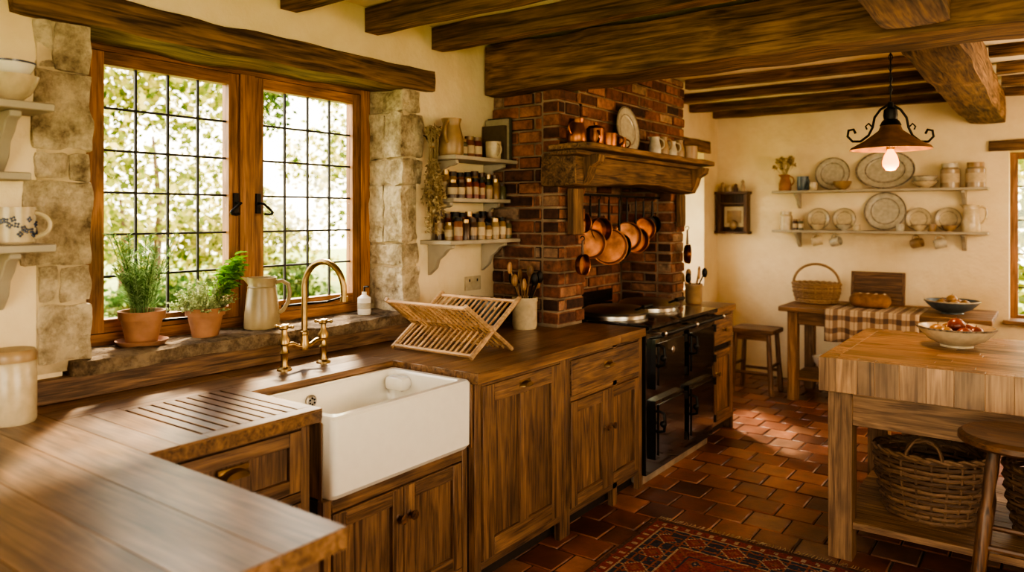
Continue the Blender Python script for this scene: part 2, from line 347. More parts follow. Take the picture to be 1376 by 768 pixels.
def winY(name,x0,x1,y,z0,z1):
    b=B(); f=.055
    b.box(x0,x0+f,y-.03,y+.03,z0,z1,winw('Z')); b.box(x1-f,x1,y-.03,y+.03,z0,z1,winw('Z')); b.box(x0+f,x1-f,y-.03,y+.03,z0,z0+f,winw('X')); b.box(x0+f,x1-f,y-.03,y+.03,z1-f,z1,winw('X'))
    m=(x0+x1)/2; b.box(m-.03,m+.03,y-.03,y+.03,z0+f,z1-f,winw('Z'))
    for k in range(1,5): zz=z0+(z1-z0)*k/5; b.box(x0+f,x1-f,y-.006,y+.006,zz-.006,zz+.006,LEAD)
    for xx in (x0+(m-x0)*.5,m+(x1-m)*.5): b.box(xx-.006,xx+.006,y-.007,y+.007,z0+f,z1-f,LEAD)
    b.box(x0+f,x1-f,y-.002,y+.002,z0+f,z1-f,GLASS); b.done(name,.003,1)
winY('window_3',2.42,3.4,7.42,.66,2.05)
b=B(); b.rock(2.28,3.55,7.16,7.3,2.05,2.14,beamw('X'),.006,.01,.08,33); b.done('window_lintel_beam')
b=B(); b.box(2.38,3.44,7.14,7.4,.66,.69,pinew('X')); b.done('window_sill',.006)
# ------------------------------------------------------------ outdoors
b=B(); b.box(-30,30,-12,30,-.5,-.3,plain('grass',(.25,.3,.07),.95,scale=8,var=.4)); b.done('garden_ground')
LEAFM=leafmat('garden_leaf',[(0,(.05,.09,.02)),(.3,(.17,.22,.04)),(.65,(.42,.42,.09)),(1,(.82,.68,.26))],.5)
LEAFD=leafmat('shrub_leaf',[(0,(.02,.045,.015)),(.6,(.07,.13,.03)),(1,(.24,.3,.08))],.4)
def foliage(name,n,cl,mat,L):
    b=B()
    for _ in range(n):
        c,r=R.choice(cl); d=Vector((R.gauss(0,1),R.gauss(0,1),R.gauss(0,1))).normalized(); p=Vector(c)+d*r*R.uniform(.55,1)
        l=R.uniform(.6,1.3)*L; b.leaf(p,(R.uniform(-1,1),R.uniform(-1,1),R.uniform(-1,.4)),l,l*.6,mat)
    for c,r in cl[:3]: b.tube([(c[0],c[1],-.4),(c[0]+.1,c[1]+.1,c[2]*.5),(c[0],c[1],c[2])],[.12,.08,.03],darkw('Z'),6)
    return b.done(name)
cl=[((-13.5+R.uniform(-1.4,1.4),4+R.uniform(0,19),R.uniform(.3,7.5)),R.uniform(.9,1.6)) for _ in range(66)]
foliage('garden_tree',38000,cl,LEAFM,.19)
cl=[((-7.4+R.uniform(-.4,.4),2.4+R.uniform(0,10),R.uniform(0,.5)),R.uniform(.35,.6)) for _ in range(14)]+[((-7.4+R.uniform(-.4,.3),3.9+R.uniform(-.6,.8),R.uniform(2.2,4.6)),R.uniform(.45,.8)) for _ in range(7)]+[((-7.4+R.uniform(-.4,.3),7.4+R.uniform(-.5,.5),R.uniform(2.9,4.8)),R.uniform(.4,.6)) for _ in range(4)]
foliage('garden_hedge',14000,cl,LEAFD,.11)
cl=[((1+R.uniform(0,5),12+R.uniform(-1,1),R.uniform(0,3)),R.uniform(.6,1.1)) for _ in range(14)]
foliage('garden_shrub',5000,cl,LEAFM,.2)
# ------------------------------------------------------------ chimney
def bricks(u0,u1,z0,z1,place,L=.222,C=.074):
    z=z0; r=0
    while z<z1-.02:
        zb=min(z+C,z1); u=u0-(L/2 if r%2 else 0)-.03
        while u<u1:
            a,c=max(u,u0),min(u+L,u1)
            if c-a>.03: place(a+.005,c-.005,z+.005+R.uniform(-.0015,.0015),zb-.005+R.uniform(-.0015,.0015),R.uniform(-.005,.009))
            u+=L
        z+=C; r+=1
b=B(); XF=.47; Y0,Y1,Y2,Y3=3.53,3.82,5.05,5.28
BX=lambda x0,x1,y0,y1,z0,z1:b.box(x0,x1,y0,y1,z0,z1,MORT)
BX(0.0,XF-.01,Y0+.01,Y1-.01,0,2.25); BX(0.0,XF-.01,Y2+.01,Y3-.01,0,2.54); BX(0.0,XF-.01,3.77,Y2+.01,1.76,2.54); BX(0,.05,Y1-.01,Y2+.01,0,1.77)
bricks(Y0,Y1,.91,1.74,lambda a,c,z,w,e:b.box(XF-.11,XF+e,a,c,z,w,BRICK))
bricks(Y2,Y3,.0,1.74,lambda a,c,z,w,e:b.box(XF-.11,XF+e,a,c,z,w,BRICK))
bricks(Y0,3.77,1.74,2.25,lambda a,c,z,w,e:b.box(XF-.11,XF+e,a,c,z,w,BRICK))
bricks(3.77,Y3,1.74,2.54,lambda a,c,z,w,e:b.box(XF-.11,XF+e,a,c,z,w,BRICK))
bricks(0,XF-.115,.91,2.25,lambda a,c,z,w,e:b.box(a,c,Y0-e,Y0+.1,z,w,BRICK))
bricks(.06,XF-.115,.0,1.74,lambda a,c,z,w,e:b.box(a,c,Y2-e,Y2+.1,z,w,BRICK))
bricks(0.06,XF-.115,.91,1.74,lambda a,c,z,w,e:b.box(a,c,Y1-.1,Y1+e,z,w,BRICK))
bricks(Y1,Y2,.8,1.75,lambda a,c,z,w,e:b.box(.0,.06+e,a,c,z,w,BRICK))
b.done('brick_chimney',.006,1)
b=B()
def archf(p):
    if p.z<1.78: p.z+=.035*max(0,1-((p.y-4.35)/.72)**2)
    return p
b.rock(.36,.61,3.5,5.2,1.69,1.885,beamw('Y'),.01,.02,.05,41,5,archf)
b.rock(.475,.73,3.4,5.24,1.887,1.925,beamw('Y'),.004,.01,.06,42,6)
b.rock(.48,.66,3.42,5.22,1.86,1.888,beamw('Y'),.003,.01,.06,43,6)
for yy in (3.57,5.09):
    b.add([(x,yy+s,z) for s in (0,.08) for x,z in ((.605,1.87),(.71,1.87),(.70,1.83),(.65,1.80),(.63,1.74),(.605,1.70))],[(0,1,2,3,4,5)[::-1],(6,7,8,9,10,11)]+[(i,(i+1)%6,6+(i+1)%6,6+i) for i in range(6)],beamw('Z'))
b.rock(.48,.53,3.6,3.72,1.42,1.69,beamw('Z'),.004,.01,.04,44); b.rock(.48,.52,5.1,5.2,1.45,1.69,beamw('Z'),.004,.01,.04,45)
b.done('mantelpiece',.004,1)
# ------------------------------------------------------------ worktops
b=B(); zt=.9
def staves(x0,x1,y0,y1,z0,z1,ax,w,mat,L=None):
    u0,u1=(x0,x1) if ax=='Y' else (y0,y1); n=max(1,round((u1-u0)/w)); w=(u1-u0)/n
    for i in range(n):
        a,c=u0+i*w+.0001,u0+(i+1)*w-.0001; v0,v1=(y0,y1) if ax=='Y' else (x0,x1)
        cuts=[v0]
        if L:
            q=v0+R.uniform(.3,1)*L
            while q<v1-.15: cuts.append(q); q+=L*R.uniform(.8,1.2)
        cuts.append(v1)
        for p,q in zip(cuts,cuts[1:]):
            if ax=='Y': b.box(a,c,p+.0001,q-.0001,z0,z1,mat)
            else: b.box(p+.0001,q-.0001,a,c,z0,z1,mat)
staves(0,1.57,-.25,1.02,.855,zt,'X',.16,topw('X'))
staves(0.0,.26,1.02,3.52,.855,zt,'Y',.13,topw('Y'),1.4)
staves(.26,.4,1.6,2.31,.855,zt,'Y',.14,topw('Y'))
b.box(.26,.79,1.02,1.6,.855,.893,topw('X'))
for i in range(2): b.box(.26,.79,1.0202+i*.09,1.11+i*.09,.893,zt,topw('X'))
yy=1.2
for i in range(8):
    b.box(.30,.74,yy+.008,yy+.042,.893,zt,topw('X')); yy+=.042
b.box(.26,.30,1.2,1.6,.893,zt,topw('Y')); b.box(.74,.79,1.2,1.6,.893,zt,topw('Y')); b.box(.3,.74,yy+.008,1.6,.893,zt,topw('X'))
staves(.26,.87,2.31,3.52,.855,zt,'Y',.12,topw('Y'))
staves(.475,.87,3.52,3.815,.855,zt,'Y',.12,topw('Y'))
b.done('wooden_worktop',.0012,1)
b=B(); b.box(.475,.87,4.86,5.27,.855,.9,topw('Y')); b.done('wooden_worktop',.004,1)
# ------------------------------------------------------------ cabinets
def shaker(b,x,y0,y1,z0,z1,fr=.055,muntins=(),W=oak):
    b.box(x-.02,x,y0,y0+fr,z0,z1,W('Z')); b.box(x-.02,x,y1-fr,y1,z0,z1,W('Z'))
    b.box(x-.02,x,y0+fr,y1-fr,z0,z0+fr,W('Y')); b.box(x-.02,x,y0+fr,y1-fr,z1-fr,z1,W('Y'))
    ms=[y0+fr]+[m for m in muntins]+[y1-fr]
    for m in muntins: b.box(x-.02,x,m-fr*.45,m+fr*.45,z0+fr,z1-fr,W('Z'))
    for a,c in zip(ms,ms[1:]): b.box(x-.02,x-.013,a,c,z0+fr,z1-fr,W('Z'))
def knob(b,x,y,z,mat=BRASS,r=.016):
    b.M=TR(x,y,z,0,0,pi/2); b.lathe((0,0,0),[(0,0),(r*.6,0),(r*.35,r*.5),(r*.4,r*.9),(r,r*1.3),(r*.95,r*1.9),(0,r*2.1)],mat,14); b.M=None
def cup(b,x,y,z,w=.045,mat=BRASS):
    vs=[];fs=[];n=10
    for i in range(n+1):
        a=pi*i/n; cy,cz=math.cos(a)*w,math.sin(a)*w*.55
        vs+= [(x,y+cy,z+cz),(x+.012,y+cy*.98,z+cz*.98),(x+.026,y+cy*.75,z+cz*.7)]
    for i in range(n):
        for k in range(2): p=i*3+k; fs.append((p,p+1,p+4,p+3))
    fs.append(tuple(i*3+2 for i in range(n+1))); b.add(vs,fs,mat)
    b.box(x,x+.003,y-w*1.05,y+w*1.05,z+w*.3,z+w*.62,mat)
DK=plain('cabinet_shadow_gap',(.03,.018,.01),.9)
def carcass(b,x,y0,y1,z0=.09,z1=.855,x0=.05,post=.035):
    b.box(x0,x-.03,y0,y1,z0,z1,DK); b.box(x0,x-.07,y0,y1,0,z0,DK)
    b.box(x-.03,x,y0,y0+post,z0 if post<.04 else 0,z1,oak('Z')); b.box(x-.03,x,y1-post,y1,z0 if post<.04 else 0,z1,oak('Z'))
    b.box(x-.03,x,y0+post,y1-post,z0,z0+.03,oak('Y')); b.box(x-.03,x,y0+post,y1-post,z1-.02,z1,oak('Y'))
b=B(); x=.745
carcass(b,x,1.02,1.585); b.box(x-.03,x,1.055,1.55,.6,.63,oak('Y'))
shaker(b,x+.004,1.058,1.547,.635,.832,.045); cup(b,x+.004,1.3,.75,.05)
shaker(b,x+.004,1.058,1.547,.36,.597,.045); cup(b,x+.004,1.3,.5,.05); shaker(b,x+.004,1.058,1.547,.122,.355,.045)
b.box(.05,1.5,-.2,1.0,.0,.855,oak('X'))
for k in range(8): b.box(1.5,1.515,-.2+k*.15,-.055+k*.15,.05,.855,oak('Z'))
b.done('corner_drawer_unit',.003,1)
b=B(); x=.81
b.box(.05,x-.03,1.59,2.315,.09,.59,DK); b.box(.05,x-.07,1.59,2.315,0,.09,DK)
b.box(x-.03,x+.002,1.586,1.62,.09,.6,oak('Z')); b.box(x-.03,x+.002,2.285,2.318,.09,.6,oak('Z')); b.box(x-.03,x+.002,1.62,2.285,.55,.6,oak('Y')); b.box(x-.03,x+.002,1.62,2.285,.09,.125,oak('Y'))
shaker(b,x+.006,1.624,1.951,.128,.546); shaker(b,x+.006,1.954,2.281,.128,.546)
knob(b,x+.006,1.925,.44,darkw('X')); knob(b,x+.006,1.98,.44,darkw('X'))
b.box(.4,.8,1.588,1.594,.6,.855,oak('Z')); b.box(.4,.84,2.303,2.318,.6,.855,oak('Z'))
b.done('sink_cabinet',.003,1)
b=B(); x=.845
carcass(b,x,2.32,3.0,post=.045)
shaker(b,x+.008,2.368,2.952,.125,.835,.075,(2.66,)); cup(b,x+.008,2.66,.79,.04)
b.done('panel_cabinet',.003,1)
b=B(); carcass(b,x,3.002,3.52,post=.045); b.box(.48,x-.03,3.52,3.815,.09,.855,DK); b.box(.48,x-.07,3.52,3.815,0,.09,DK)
b.box(x-.0299,x,3.475,3.77,.09,.12,oak('Y')); b.box(x-.0299,x,3.475,3.77,.835,.855,oak('Y')); b.box(x-.03,x,3.77,3.815,0,.855,oak('Z')); b.box(x-.03,x,3.05,3.77,.635,.66,oak('Y'))
b.box(x-.012,x+.008,3.05,3.767,.664,.832,oak('Y')); cup(b,x+.008,3.41,.755,.04)
shaker(b,x+.008,3.05,3.406,.125,.632); shaker(b,x+.008,3.411,3.767,.125,.632); knob(b,x+.008,3.38,.44,darkw('X')); knob(b,x+.008,3.44,.44,darkw('X'))
b.done('drawer_cabinet',.003,1)
b=B(); carcass(b,x,4.86,5.27,x0=.48,post=.03); shaker(b,x+.008,4.895,5.235,.125,.6,.05); b.box(x-.012,x+.008,4.895,5.235,.64,.83,oak('Y')); knob(b,x+.008,5.06,.74); knob(b,x+.008,4.93,.45)
b.box(.48,.845,5.27,5.28,.0,.855,oak('Z')); b.done('narrow_cabinet',.003,1)
# ------------------------------------------------------------ sink
b=B()
def rbox(b,x0,x1,y0,y1,z,r,n=6):
    pts=[]
    for cx,cy,a in ((x1-r,y1-r,0),(x0+r,y1-r,pi/2),(x0+r,y0+r,pi),(x1-r,y0+r,1.5*pi)):
        for i in range(n+1): t=a+pi/2*i/n; pts.append((cx+r*math.cos(t),cy+r*math.sin(t),z))
    return pts
loops=[rbox(b,.42,.83,1.605,2.295,.602,.02),rbox(b,.41,.845,1.597,2.302,.62,.022),rbox(b,.402,.848,1.596,2.302,.865,.022),rbox(b,.41,.84,1.602,2.296,.875,.02),
 rbox(b,.43,.815,1.625,2.272,.875,.03),rbox(b,.437,.808,1.632,2.265,.865,.03),rbox(b,.445,.8,1.64,2.257,.66,.05),rbox(b,.48,.765,1.675,2.22,.642,.05)]
vs=[p for L in loops for p in L]; n=len(loops[0]); fs=[]
for k in range(len(loops)-1):
    for i in range(n): fs.append((k*n+i,k*n+(i+1)%n,(k+1)*n+(i+1)%n,(k+1)*n+i))
fs.append(tuple(range(n))[::-1]); fs.append(tuple((len(loops)-1)*n+i for i in range(n)))
b.add(vs,fs,WHITE)
b.cyl((.6,1.95,.642),.04,.004,CHROME); b.cyl((.6,1.95,.646),.02,.003,IRON)
b.M=TR(.441,1.83,.825,0,0,pi/2); b.lathe((0,0,0),[(0,0),(.024,0),(.024,.008),(.02,.011),(0,.012)],CHROME,20)
for k in range(6): b.cyl((.012*math.cos(k*pi/3),.012*math.sin(k*pi/3),.0115),.004,.002,IRON,8)
b.M=None; b.rock(.45,.56,2.2,2.262,.8,.86,WHITE,0,.02,.02)
b.done('apron_sink')
# ------------------------------------------------------------ bridge tap
b=B()
for yy in (1.9,2.1):
    b.lathe((.19,yy,.9),[(0,0),(.03,0),(.03,.006),(.018,.014),(.013,.03),(.014,.06),(.02,.07),(.014,.08),(.014,.1),(.022,.108),(.022,.125),(.012,.14),(.011,.165),(.017,.17),(.017,.185),(0,.19)],BRASS,20)
    for k in range(4):
        a=k*pi/2+.5; b.tube([(.19,yy,1.077),(.19+.03*math.cos(a),yy+.03*math.sin(a),1.077)],.005,BRASS,8); b.sph((.19+.034*math.cos(a),yy+.034*math.sin(a),1.077),.008,BRASS,10)
b.tube([(.19,1.9,1.0),(.19,1.94,1.0),(.19,1.97,.985),(.19,2.03,.985),(.19,2.06,1.0),(.19,2.1,1.0)],.011,BRASS,12)
b.lathe((.19,2.0,.97),[(0,0),(.018,0),(.022,.02),(.016,.04),(.014,.06),(.018,.065),(.018,.075),(.012,.08)],BRASS,18)
b.tube([(.19,2,1.04),(.19,2,1.1),(.19,2,1.18)]+[(.29-.1*math.cos(t),2+.012*t,1.24+.1*math.sin(t)) for t in [i*pi/12 for i in range(13)]]+[(.39,2.04,1.2)],.0125,BRASS,14)
b.cyl((.39,2.04,1.18),.016,.022,BRASS)
b.done('bridge_faucet')
# ------------------------------------------------------------ dish rack
b=B(); n=15
def rail(p,q,w=.009): b.tube([p,q],w,BEECH,6)
A0,A1=(2.50,.905),(2.86,1.13); C0,C1=(2.80,.905),(2.46,1.13)
for (ya,za),(yb,zb) in ((A0,A1),(C0,C1)):
    for t in (.04,.5,.96) if (ya==2.5) else (.1,.56,.98):
        y_,z_=ya+(yb-ya)*t,za+(zb-za)*t; rail((.2,y_,z_+.004),(.68,y_,z_+.004))
    for i in range(n):
        xx=.22+.44*i/(n-1)+(.01 if ya!=2.5 else 0); b.tube([(xx,ya+(yb-ya)*.03,za+(zb-za)*.03),(xx,yb,zb)],.0055,BEECH,6)
for xx in (.2,.68):
    for (ya,za),(yb,zb) in ((A0,A1),(C0,C1)):
        b.tube([(xx,ya,za+.004),(xx,yb,zb+.01)],.011,BEECH,6)
b.done('dish_rack')
# ------------------------------------------------------------ plants
def pot(b,x,y,z,r,h,saucer=True):
    z0=z
    if saucer: b.lathe((x,y,z),[(0,0),(r*.95,0),(r*1.15,.02),(r*1.08,.022),(r*.9,.008),(0,.008)],TERRA,28); z0=z+.008
    b.lathe((x,y,z0),[(0,0),(r*.66,0),(r*.9,h*.74),(r*1.0,h*.74),(r*1.03,h),(r*.93,h),(r*.86,h*.85),(0,h*.85)],TERRA,28)
    b.lathe((x,y,z0+h*.86),[(r*.88,0),(0,.008)],SOIL,20)
    return z0+h*.86
HERB=leafmat('rosemary_leaf',[(0,(.08,.18,.06)),(1,(.4,.56,.28))],.4); THY=leafmat('thyme_leaf',[(0,(.18,.24,.1)),(1,(.55,.6,.33))],.4); BAS=leafmat('basil_leaf',[(0,(.16,.4,.03)),(1,(.48,.75,.12))],.5)
XL=-.215
b=B(); z=pot(b,-.13,1.48,1.03,.083,.125)
for k in range(42):
    a=R.uniform(0,2*pi); r=R.uniform(0,.045); tilt=R.uniform(.05,.55); h=R.uniform(.14,.32); x,y=-.13+r*math.cos(a),1.48+r*math.sin(a); pts=[]
    for i in range(7): t=i/6; pts.append(Vector((max(XL+.01,x+math.cos(a)*tilt*h*t**1.5*.9*(.35 if math.cos(a)<0 else .8)),y+math.sin(a)*tilt*h*t**1.5*(.7 if math.sin(a)>0 else .95),z+h*t)))
    b.tube(pts,.0015,HERB,4)
    for i in range(64):
        t=R.uniform(.15,1)*5.99; p=pts[int(t)].lerp(pts[int(t)+1],t%1); q=R.uniform(0,2*pi)
        if p.x<XL+.03: q=R.uniform(-pi/2,pi/2)
        b.leaf(p,(math.cos(q),math.sin(q),R.uniform(.3,1.2)),R.uniform(.018,.034),.0045,HERB)
b.done('potted_rosemary')
b=B(); z=pot(b,-.12,1.74,1.03,.077,.12,False)
for k in range(110):
    a=R.uniform(0,2*pi); e=R.uniform(.1,1.4); h=R.uniform(.07,.15); d=Vector((math.cos(a)*math.cos(e)*(.5 if math.cos(a)<0 else .8),math.sin(a)*math.cos(e)*.85,math.sin(e))); p0=Vector((-.12+.035*math.cos(a),1.735+.04*math.sin(a),z))
    b.tube([p0,p0+d*h],.001,THY,3)
    for i in range(36):
        t=R.uniform(.1,1.05); q=Vector((R.uniform(-1,1),R.uniform(-1,1),R.uniform(-.3,1))); pp=p0+d*h*t
        if pp.x>XL: b.leaf(pp,q,R.uniform(.007,.014),.008,THY)
for k in range(26):
    a=R.uniform(-.6,2.2); h=R.uniform(.12,.25); p0=Vector((-.12,1.765,z)); d=Vector((math.cos(a)*.25,.25+.5*abs(math.sin(a)),1)).normalized()
    b.tube([p0,p0+d*h],.002,BAS,4)
    for i in range(9):
        q=R.uniform(0,2*pi); c=p0+d*h*R.uniform(.5,1.05); dd=Vector((math.cos(q),math.sin(q),R.uniform(-.1,.5))).normalized(); L=R.uniform(.04,.068); s=dd.cross(Vector((0,0,1))).normalized()*L*.36
        b.add([c,c+dd*L*.3+s*.9+Vector((0,0,.006)),c+dd*L*.65+s*.8+Vector((0,0,.006)),c+dd*L-Vector((0,0,.006)),c+dd*L*.65-s*.8+Vector((0,0,.006)),c+dd*L*.3-s*.9+Vector((0,0,.006)),c+dd*L*.5],[(0,1,6),(1,2,6),(2,3,6),(3,4,6),(4,5,6),(5,0,6)],BAS)
b.done('potted_herbs')
# ------------------------------------------------------------ crockery helpers
def bowl(b,c,r,h,mat,rim=None):
    b.lathe(c,[(0,0),(r*.42,0),(r*.4,h*.1),(r*.7,h*.35),(r*.92,h*.75),(r,h),(r*.96,h),(r*.86,h*.72),(r*.6,h*.35),(0,h*.16)],mat,30)
    if rim: b.lathe(c,[(r*1.004,h*.92),(r*1.01,h*1.01),(r*.95,h*1.01)],rim,30)
def mug(b,c,r,h,mat,ang=0,handle=True):
    b.lathe(c,[(0,0),(r*.85,0),(r*.95,h*.06),(r,h*.5),(r,h),(r*.93,h),(r*.92,h*.1),(0,h*.08)],mat,24)
    if handle:
        ca,sa=math.cos(ang),math.sin(ang); b.tube([(c[0]+(r*.93+r*.75*math.sin(t))*ca,c[1]+(r*.93+r*.75*math.sin(t))*sa,c[2]+h*.52+h*.33*math.cos(t)) for t in [i*pi/9 for i in range(10)]],r*.12,mat,8)
def jug(b,c,r,h,mat,ang=0,spout=None,handle=True):
    b.lathe(c,[(0,0),(r*.9,0),(r,h*.08),(r*.98,h*.45),(r*.72,h*.78),(r*.7,h*.86),(r*.82,h),(r*.76,h),(r*.62,h*.85),(r*.8,h*.45),(0,h*.06)],mat,28)
    ca,sa=math.cos(ang),math.sin(ang)
    if handle: b.tube([(c[0]+(r*.7+r*.75*math.sin(t))*ca,c[1]+(r*.7+r*.75*math.sin(t))*sa,c[2]+h*.62+h*.29*math.cos(t)) for t in [i*pi/10 for i in range(11)]],r*.12,mat,8)
    v=[(c[0]-ca*r*.6-sa*r*.35,c[1]-sa*r*.6+ca*r*.35,c[2]+h),(c[0]-ca*r*.6+sa*r*.35,c[1]-sa*r*.6-ca*r*.35,c[2]+h),(c[0]-ca*r*1.15,c[1]-sa*r*1.15,c[2]+h*1.02),(c[0]-ca*r*.68,c[1]-sa*r*.68,c[2]+h*.8)]
    b.add(v,[(0,2,3),(1,3,2)],mat)
def tjug(b,c,r,h,mat,ang):
    b.lathe(c,[(0,0),(r*.97,0),(r,h*.04),(r*.96,h*.3),(r*.8,h*.78),(r*.76,h*.84),(r*.8,h*.97),(r*.83,h),(r*.76,h),(r*.7,h*.84),(r*.88,h*.3),(0,h*.05)],mat,32)
    b.lathe(c,[(r*.79,h*.80),(r*.82,h*.815),(r*.785,h*.83)],mat,32)
    ca,sa=math.cos(ang),math.sin(ang)
    b.tube([(c[0]+q*ca,c[1]+q*sa,c[2]+z_) for q,z_ in ((r*.76,h*.9),(r*1.1,h*.93),(r*1.45,h*.86),(r*1.55,h*.7),(r*1.45,h*.5),(r*1.15,h*.34),(r*.92,h*.3))],r*.12,mat,8)
    v=[(c[0]-ca*r*.7-sa*r*.4,c[1]-sa*r*.7+ca*r*.4,c[2]+h),(c[0]-ca*r*.7+sa*r*.4,c[1]-sa*r*.7-ca*r*.4,c[2]+h),(c[0]-ca*r*1.15,c[1]-sa*r*1.15,c[2]+h*1.01),(c[0]-ca*r*.76,c[1]-sa*r*.76,c[2]+h*.84)]
    b.add(v,[(0,2,3),(1,3,2)],mat)
def plate(b,c,r,mat,ang=0,lean=.2,sx=1,rim=None):
    b.M=TR(c[0],c[1],c[2],ang)@Matrix.Rotation(-lean,4,'X')@Matrix.Translation((0,0,r))@Matrix.Rotation(pi/2,4,'X')
    b.lathe((0,0,0),[(0,-.004),(r*.55,-.004),(r*.97,.008),(r,.014),(r*.97,.016),(r*.62,.006),(r*.58,.002),(0,.002)],mat,36,sx,1)
    if rim: b.lathe((0,0,.0006),[(r*.985,.0166),(r*.93,.0155)],rim,36,sx,1); b.lathe((0,0,.0012),[(r*.68,.0075),(r*.64,.0066)],rim,36,sx,1)
    b.M=None
def jar(b,c,r,h,body,lid,label=None,n=16):
    b.lathe(c,[(0,0),(r,0),(r,h*.74),(r*.8,h*.82),(r*.8,h*.84),(0,h*.84)],body,n); b.lathe(c,[(r*.86,h*.83),(r*.86,h),(0,h)],lid,n)
    if label: b.lathe(c,[(r*1.02,h*.2),(r*1.02,h*.58)],label,n)
def wsh(name,fn,**k):
    b=B(); fn(b); b.done(name,**k)
wsh('enamel_jug',lambda b:tjug(b,(-.13,2.02,1.03),.078,.225,plain('old_enamel',(.34,.26,.14),.35,var=.25,scale=8),.75))
wsh('soap_bottle',lambda b:(b.lathe((-.1,2.6,1.03),[(0,0),(.032,0),(.034,.01),(.034,.085),(.012,.1),(.012,.115),(0,.115)],WHITE,20),b.lathe((-.1,2.6,1.03),[(.0345,.03),(.0345,.06)],SAGE,20),b.tube([(-.1,2.6,1.14),(-.1,2.6,1.17),(-.07,2.6,1.172)],.005,IRON)))
def can(b):
    b.lathe((.16,.93,.9),[(0,0),(.062,0),(.066,.01),(.066,.18),(.06,.19),(0,.19)],CREAM,32); b.lathe((.16,.93,1.088),[(.066,0),(.068,.02),(.06,.034),(0,.036)],TAN,32)
wsh('storage_canister',can)
def bracket(b,x0,y,z,d,h,t,mat,ax='X',sg=1):
    pr=[(0,0),(d,0),(d,-.02),(d*.8,-.03),(d*.62,-h*.35),(d*.4,-h*.5),(d*.32,-h*.75),(d*.2,-h*.85),(.0,-h)]
    n=len(pr)
    if ax=='X': vs=[(x0+p,y+s,z+q) for s in (0,t) for p,q in pr]
    else: vs=[(x0+s,y-p,z+q) for s in (0,t) for p,q in pr]
    b.add(vs,[tuple(range(n)),tuple(range(n,2*n))[::-1]]+[(i,n+i,n+(i+1)%n,(i+1)%n) for i in range(n)],mat)
b=B()
for z_,yr,dp in ((1.88,1.04,.19),(1.665,1.0,.12),(1.44,1.04,.2)): b.box(0.001,dp,.25,yr,z_-.025,z_,SHELF)
for z_ in (1.855,1.415): bracket(b,0.001,.93,z_,.14,.19,.035,SHELF); bracket(b,0.001,.35,z_,.14,.19,.035,SHELF)
b.done('crockery_shelf',.003,1)
wsh('mixing_bowl',lambda b:(bowl(b,(.095,.95,1.88),.078,.085,CREAM),bowl(b,(.095,.95,1.942),.068,.065,WHITE,NAVY)))
def pm(b):
    mug(b,(.1,.955,1.4405),.062,.115,CREAM,.9)
    for k in range(26):
        a=-1.7+.15*k; z_=1.49+R.uniform(-.025,.03); rr=.0615
        for q in range(4): t=q*pi/2+k; b.sph((.1+rr*math.cos(a+.09*math.cos(t)),.955+rr*math.sin(a+.09*math.cos(t)),z_+.006*math.sin(t)),.0045,NAVY,6)
wsh('patterned_mug',pm)
b=B()
for z_,y0_,dp in ((1.85,2.96,.2),(1.625,3.0,.15),(1.4,2.9,.22)): b.box(0.001,dp,y0_,3.515,z_-.022,z_,SHELF)
for yy in (2.96,3.42): bracket(b,0.001,yy,1.378,.17,.17,.03,SHELF)
for yy in (3.02,3.44): bracket(b,0.001,yy,1.828,.15,.09,.025,SHELF); bracket(b,0.001,yy,1.603,.11,.08,.025,SHELF)
b.done('spice_shelf',.003,1)
sp=[plain('spice_%d'%i,c,.3) for i,c in enumerate([(.2,.07,.025),(.24,.14,.05),(.07,.035,.018),(.1,.09,.04),(.17,.04,.02),(.28,.19,.09)])]
b=B()
for z_,xs in ((1.625,(.05,.105)),(1.4,(.05,.12,.18))):
    for xi,xx in enumerate(xs):
        yy=3.045 if z_>1.5 else 3.0
        while yy<3.49:
            r=R.uniform(.024,.03); jar(b,(xx+R.uniform(-.005,.005),yy,z_),r,R.uniform(.09,.125) if xi else R.uniform(.14,.16),R.choice(sp),R.choice([IRON,BRASS,darkw('Z')]),R.choice([PAPER,TAN,None])); yy+=.063
b.done('spice_jars')
wsh('stoneware_jug',lambda b:jug(b,(.1,3.04,1.85),.068,.2,TAN,-1.2))
def j3(b):
    for yy,h,r in ((3.14,.1,.032),(3.205,.12,.03),(3.27,.12,.032)): jar(b,(.09,yy,1.85),r,h,R.choice(sp),TAN,PAPER)
wsh('herb_jars',j3)
wsh('coffee_mug',lambda b:mug(b,(.14,3.36,1.85),.045,.1,CREAM,-.3))
def bks(b):
    y_=3.42
    for w,h,c in ((.03,.2,(.1,.07,.04)),(.022,.24,(.35,.3,.2)),(.028,.25,(.06,.06,.045))): b.box(.01,.17,y_,y_+w-.001,1.85,1.85+h,plain('book_%d'%int(h*100),c,.7)); y_+=w
wsh('books',bks,bevel=.002)
b=B(); DRY=leafmat('dried_herb',[(0,(.24,.17,.08)),(1,(.62,.5,.3))],.3)
b.tube([(.0,2.915,1.96),(.03,2.915,1.95),(.06,2.915,1.9)],.004,IRON,6)
for k in range(90):
    a=R.uniform(0,2*pi); s=R.uniform(.1,1); p0=Vector((.075,2.915,1.9)); p1=p0+Vector((math.cos(a)*.06*s+.015,math.sin(a)*.085*s,-R.uniform(.18,.46))); mid=(p0+p1)/2+Vector((0,0,.02))
    if R.random()<.25: p1=p0+Vector((math.cos(a)*.02+.01,math.sin(a)*.04,.09))
    b.tube([p0,mid,p1],.0014,DRY,3)
    for i in range(22): b.leaf(p0.lerp(p1,R.uniform(.3,1.05)),(R.uniform(-1,1),R.uniform(-.6,.6),R.uniform(-1,.5)),R.uniform(.015,.03),.012,DRY)
b.tube(arc((.075,2.915,1.89),.016,0,2*pi,12,'xy'),.004,BEECH,5); b.done('hanging_dried_herbs')
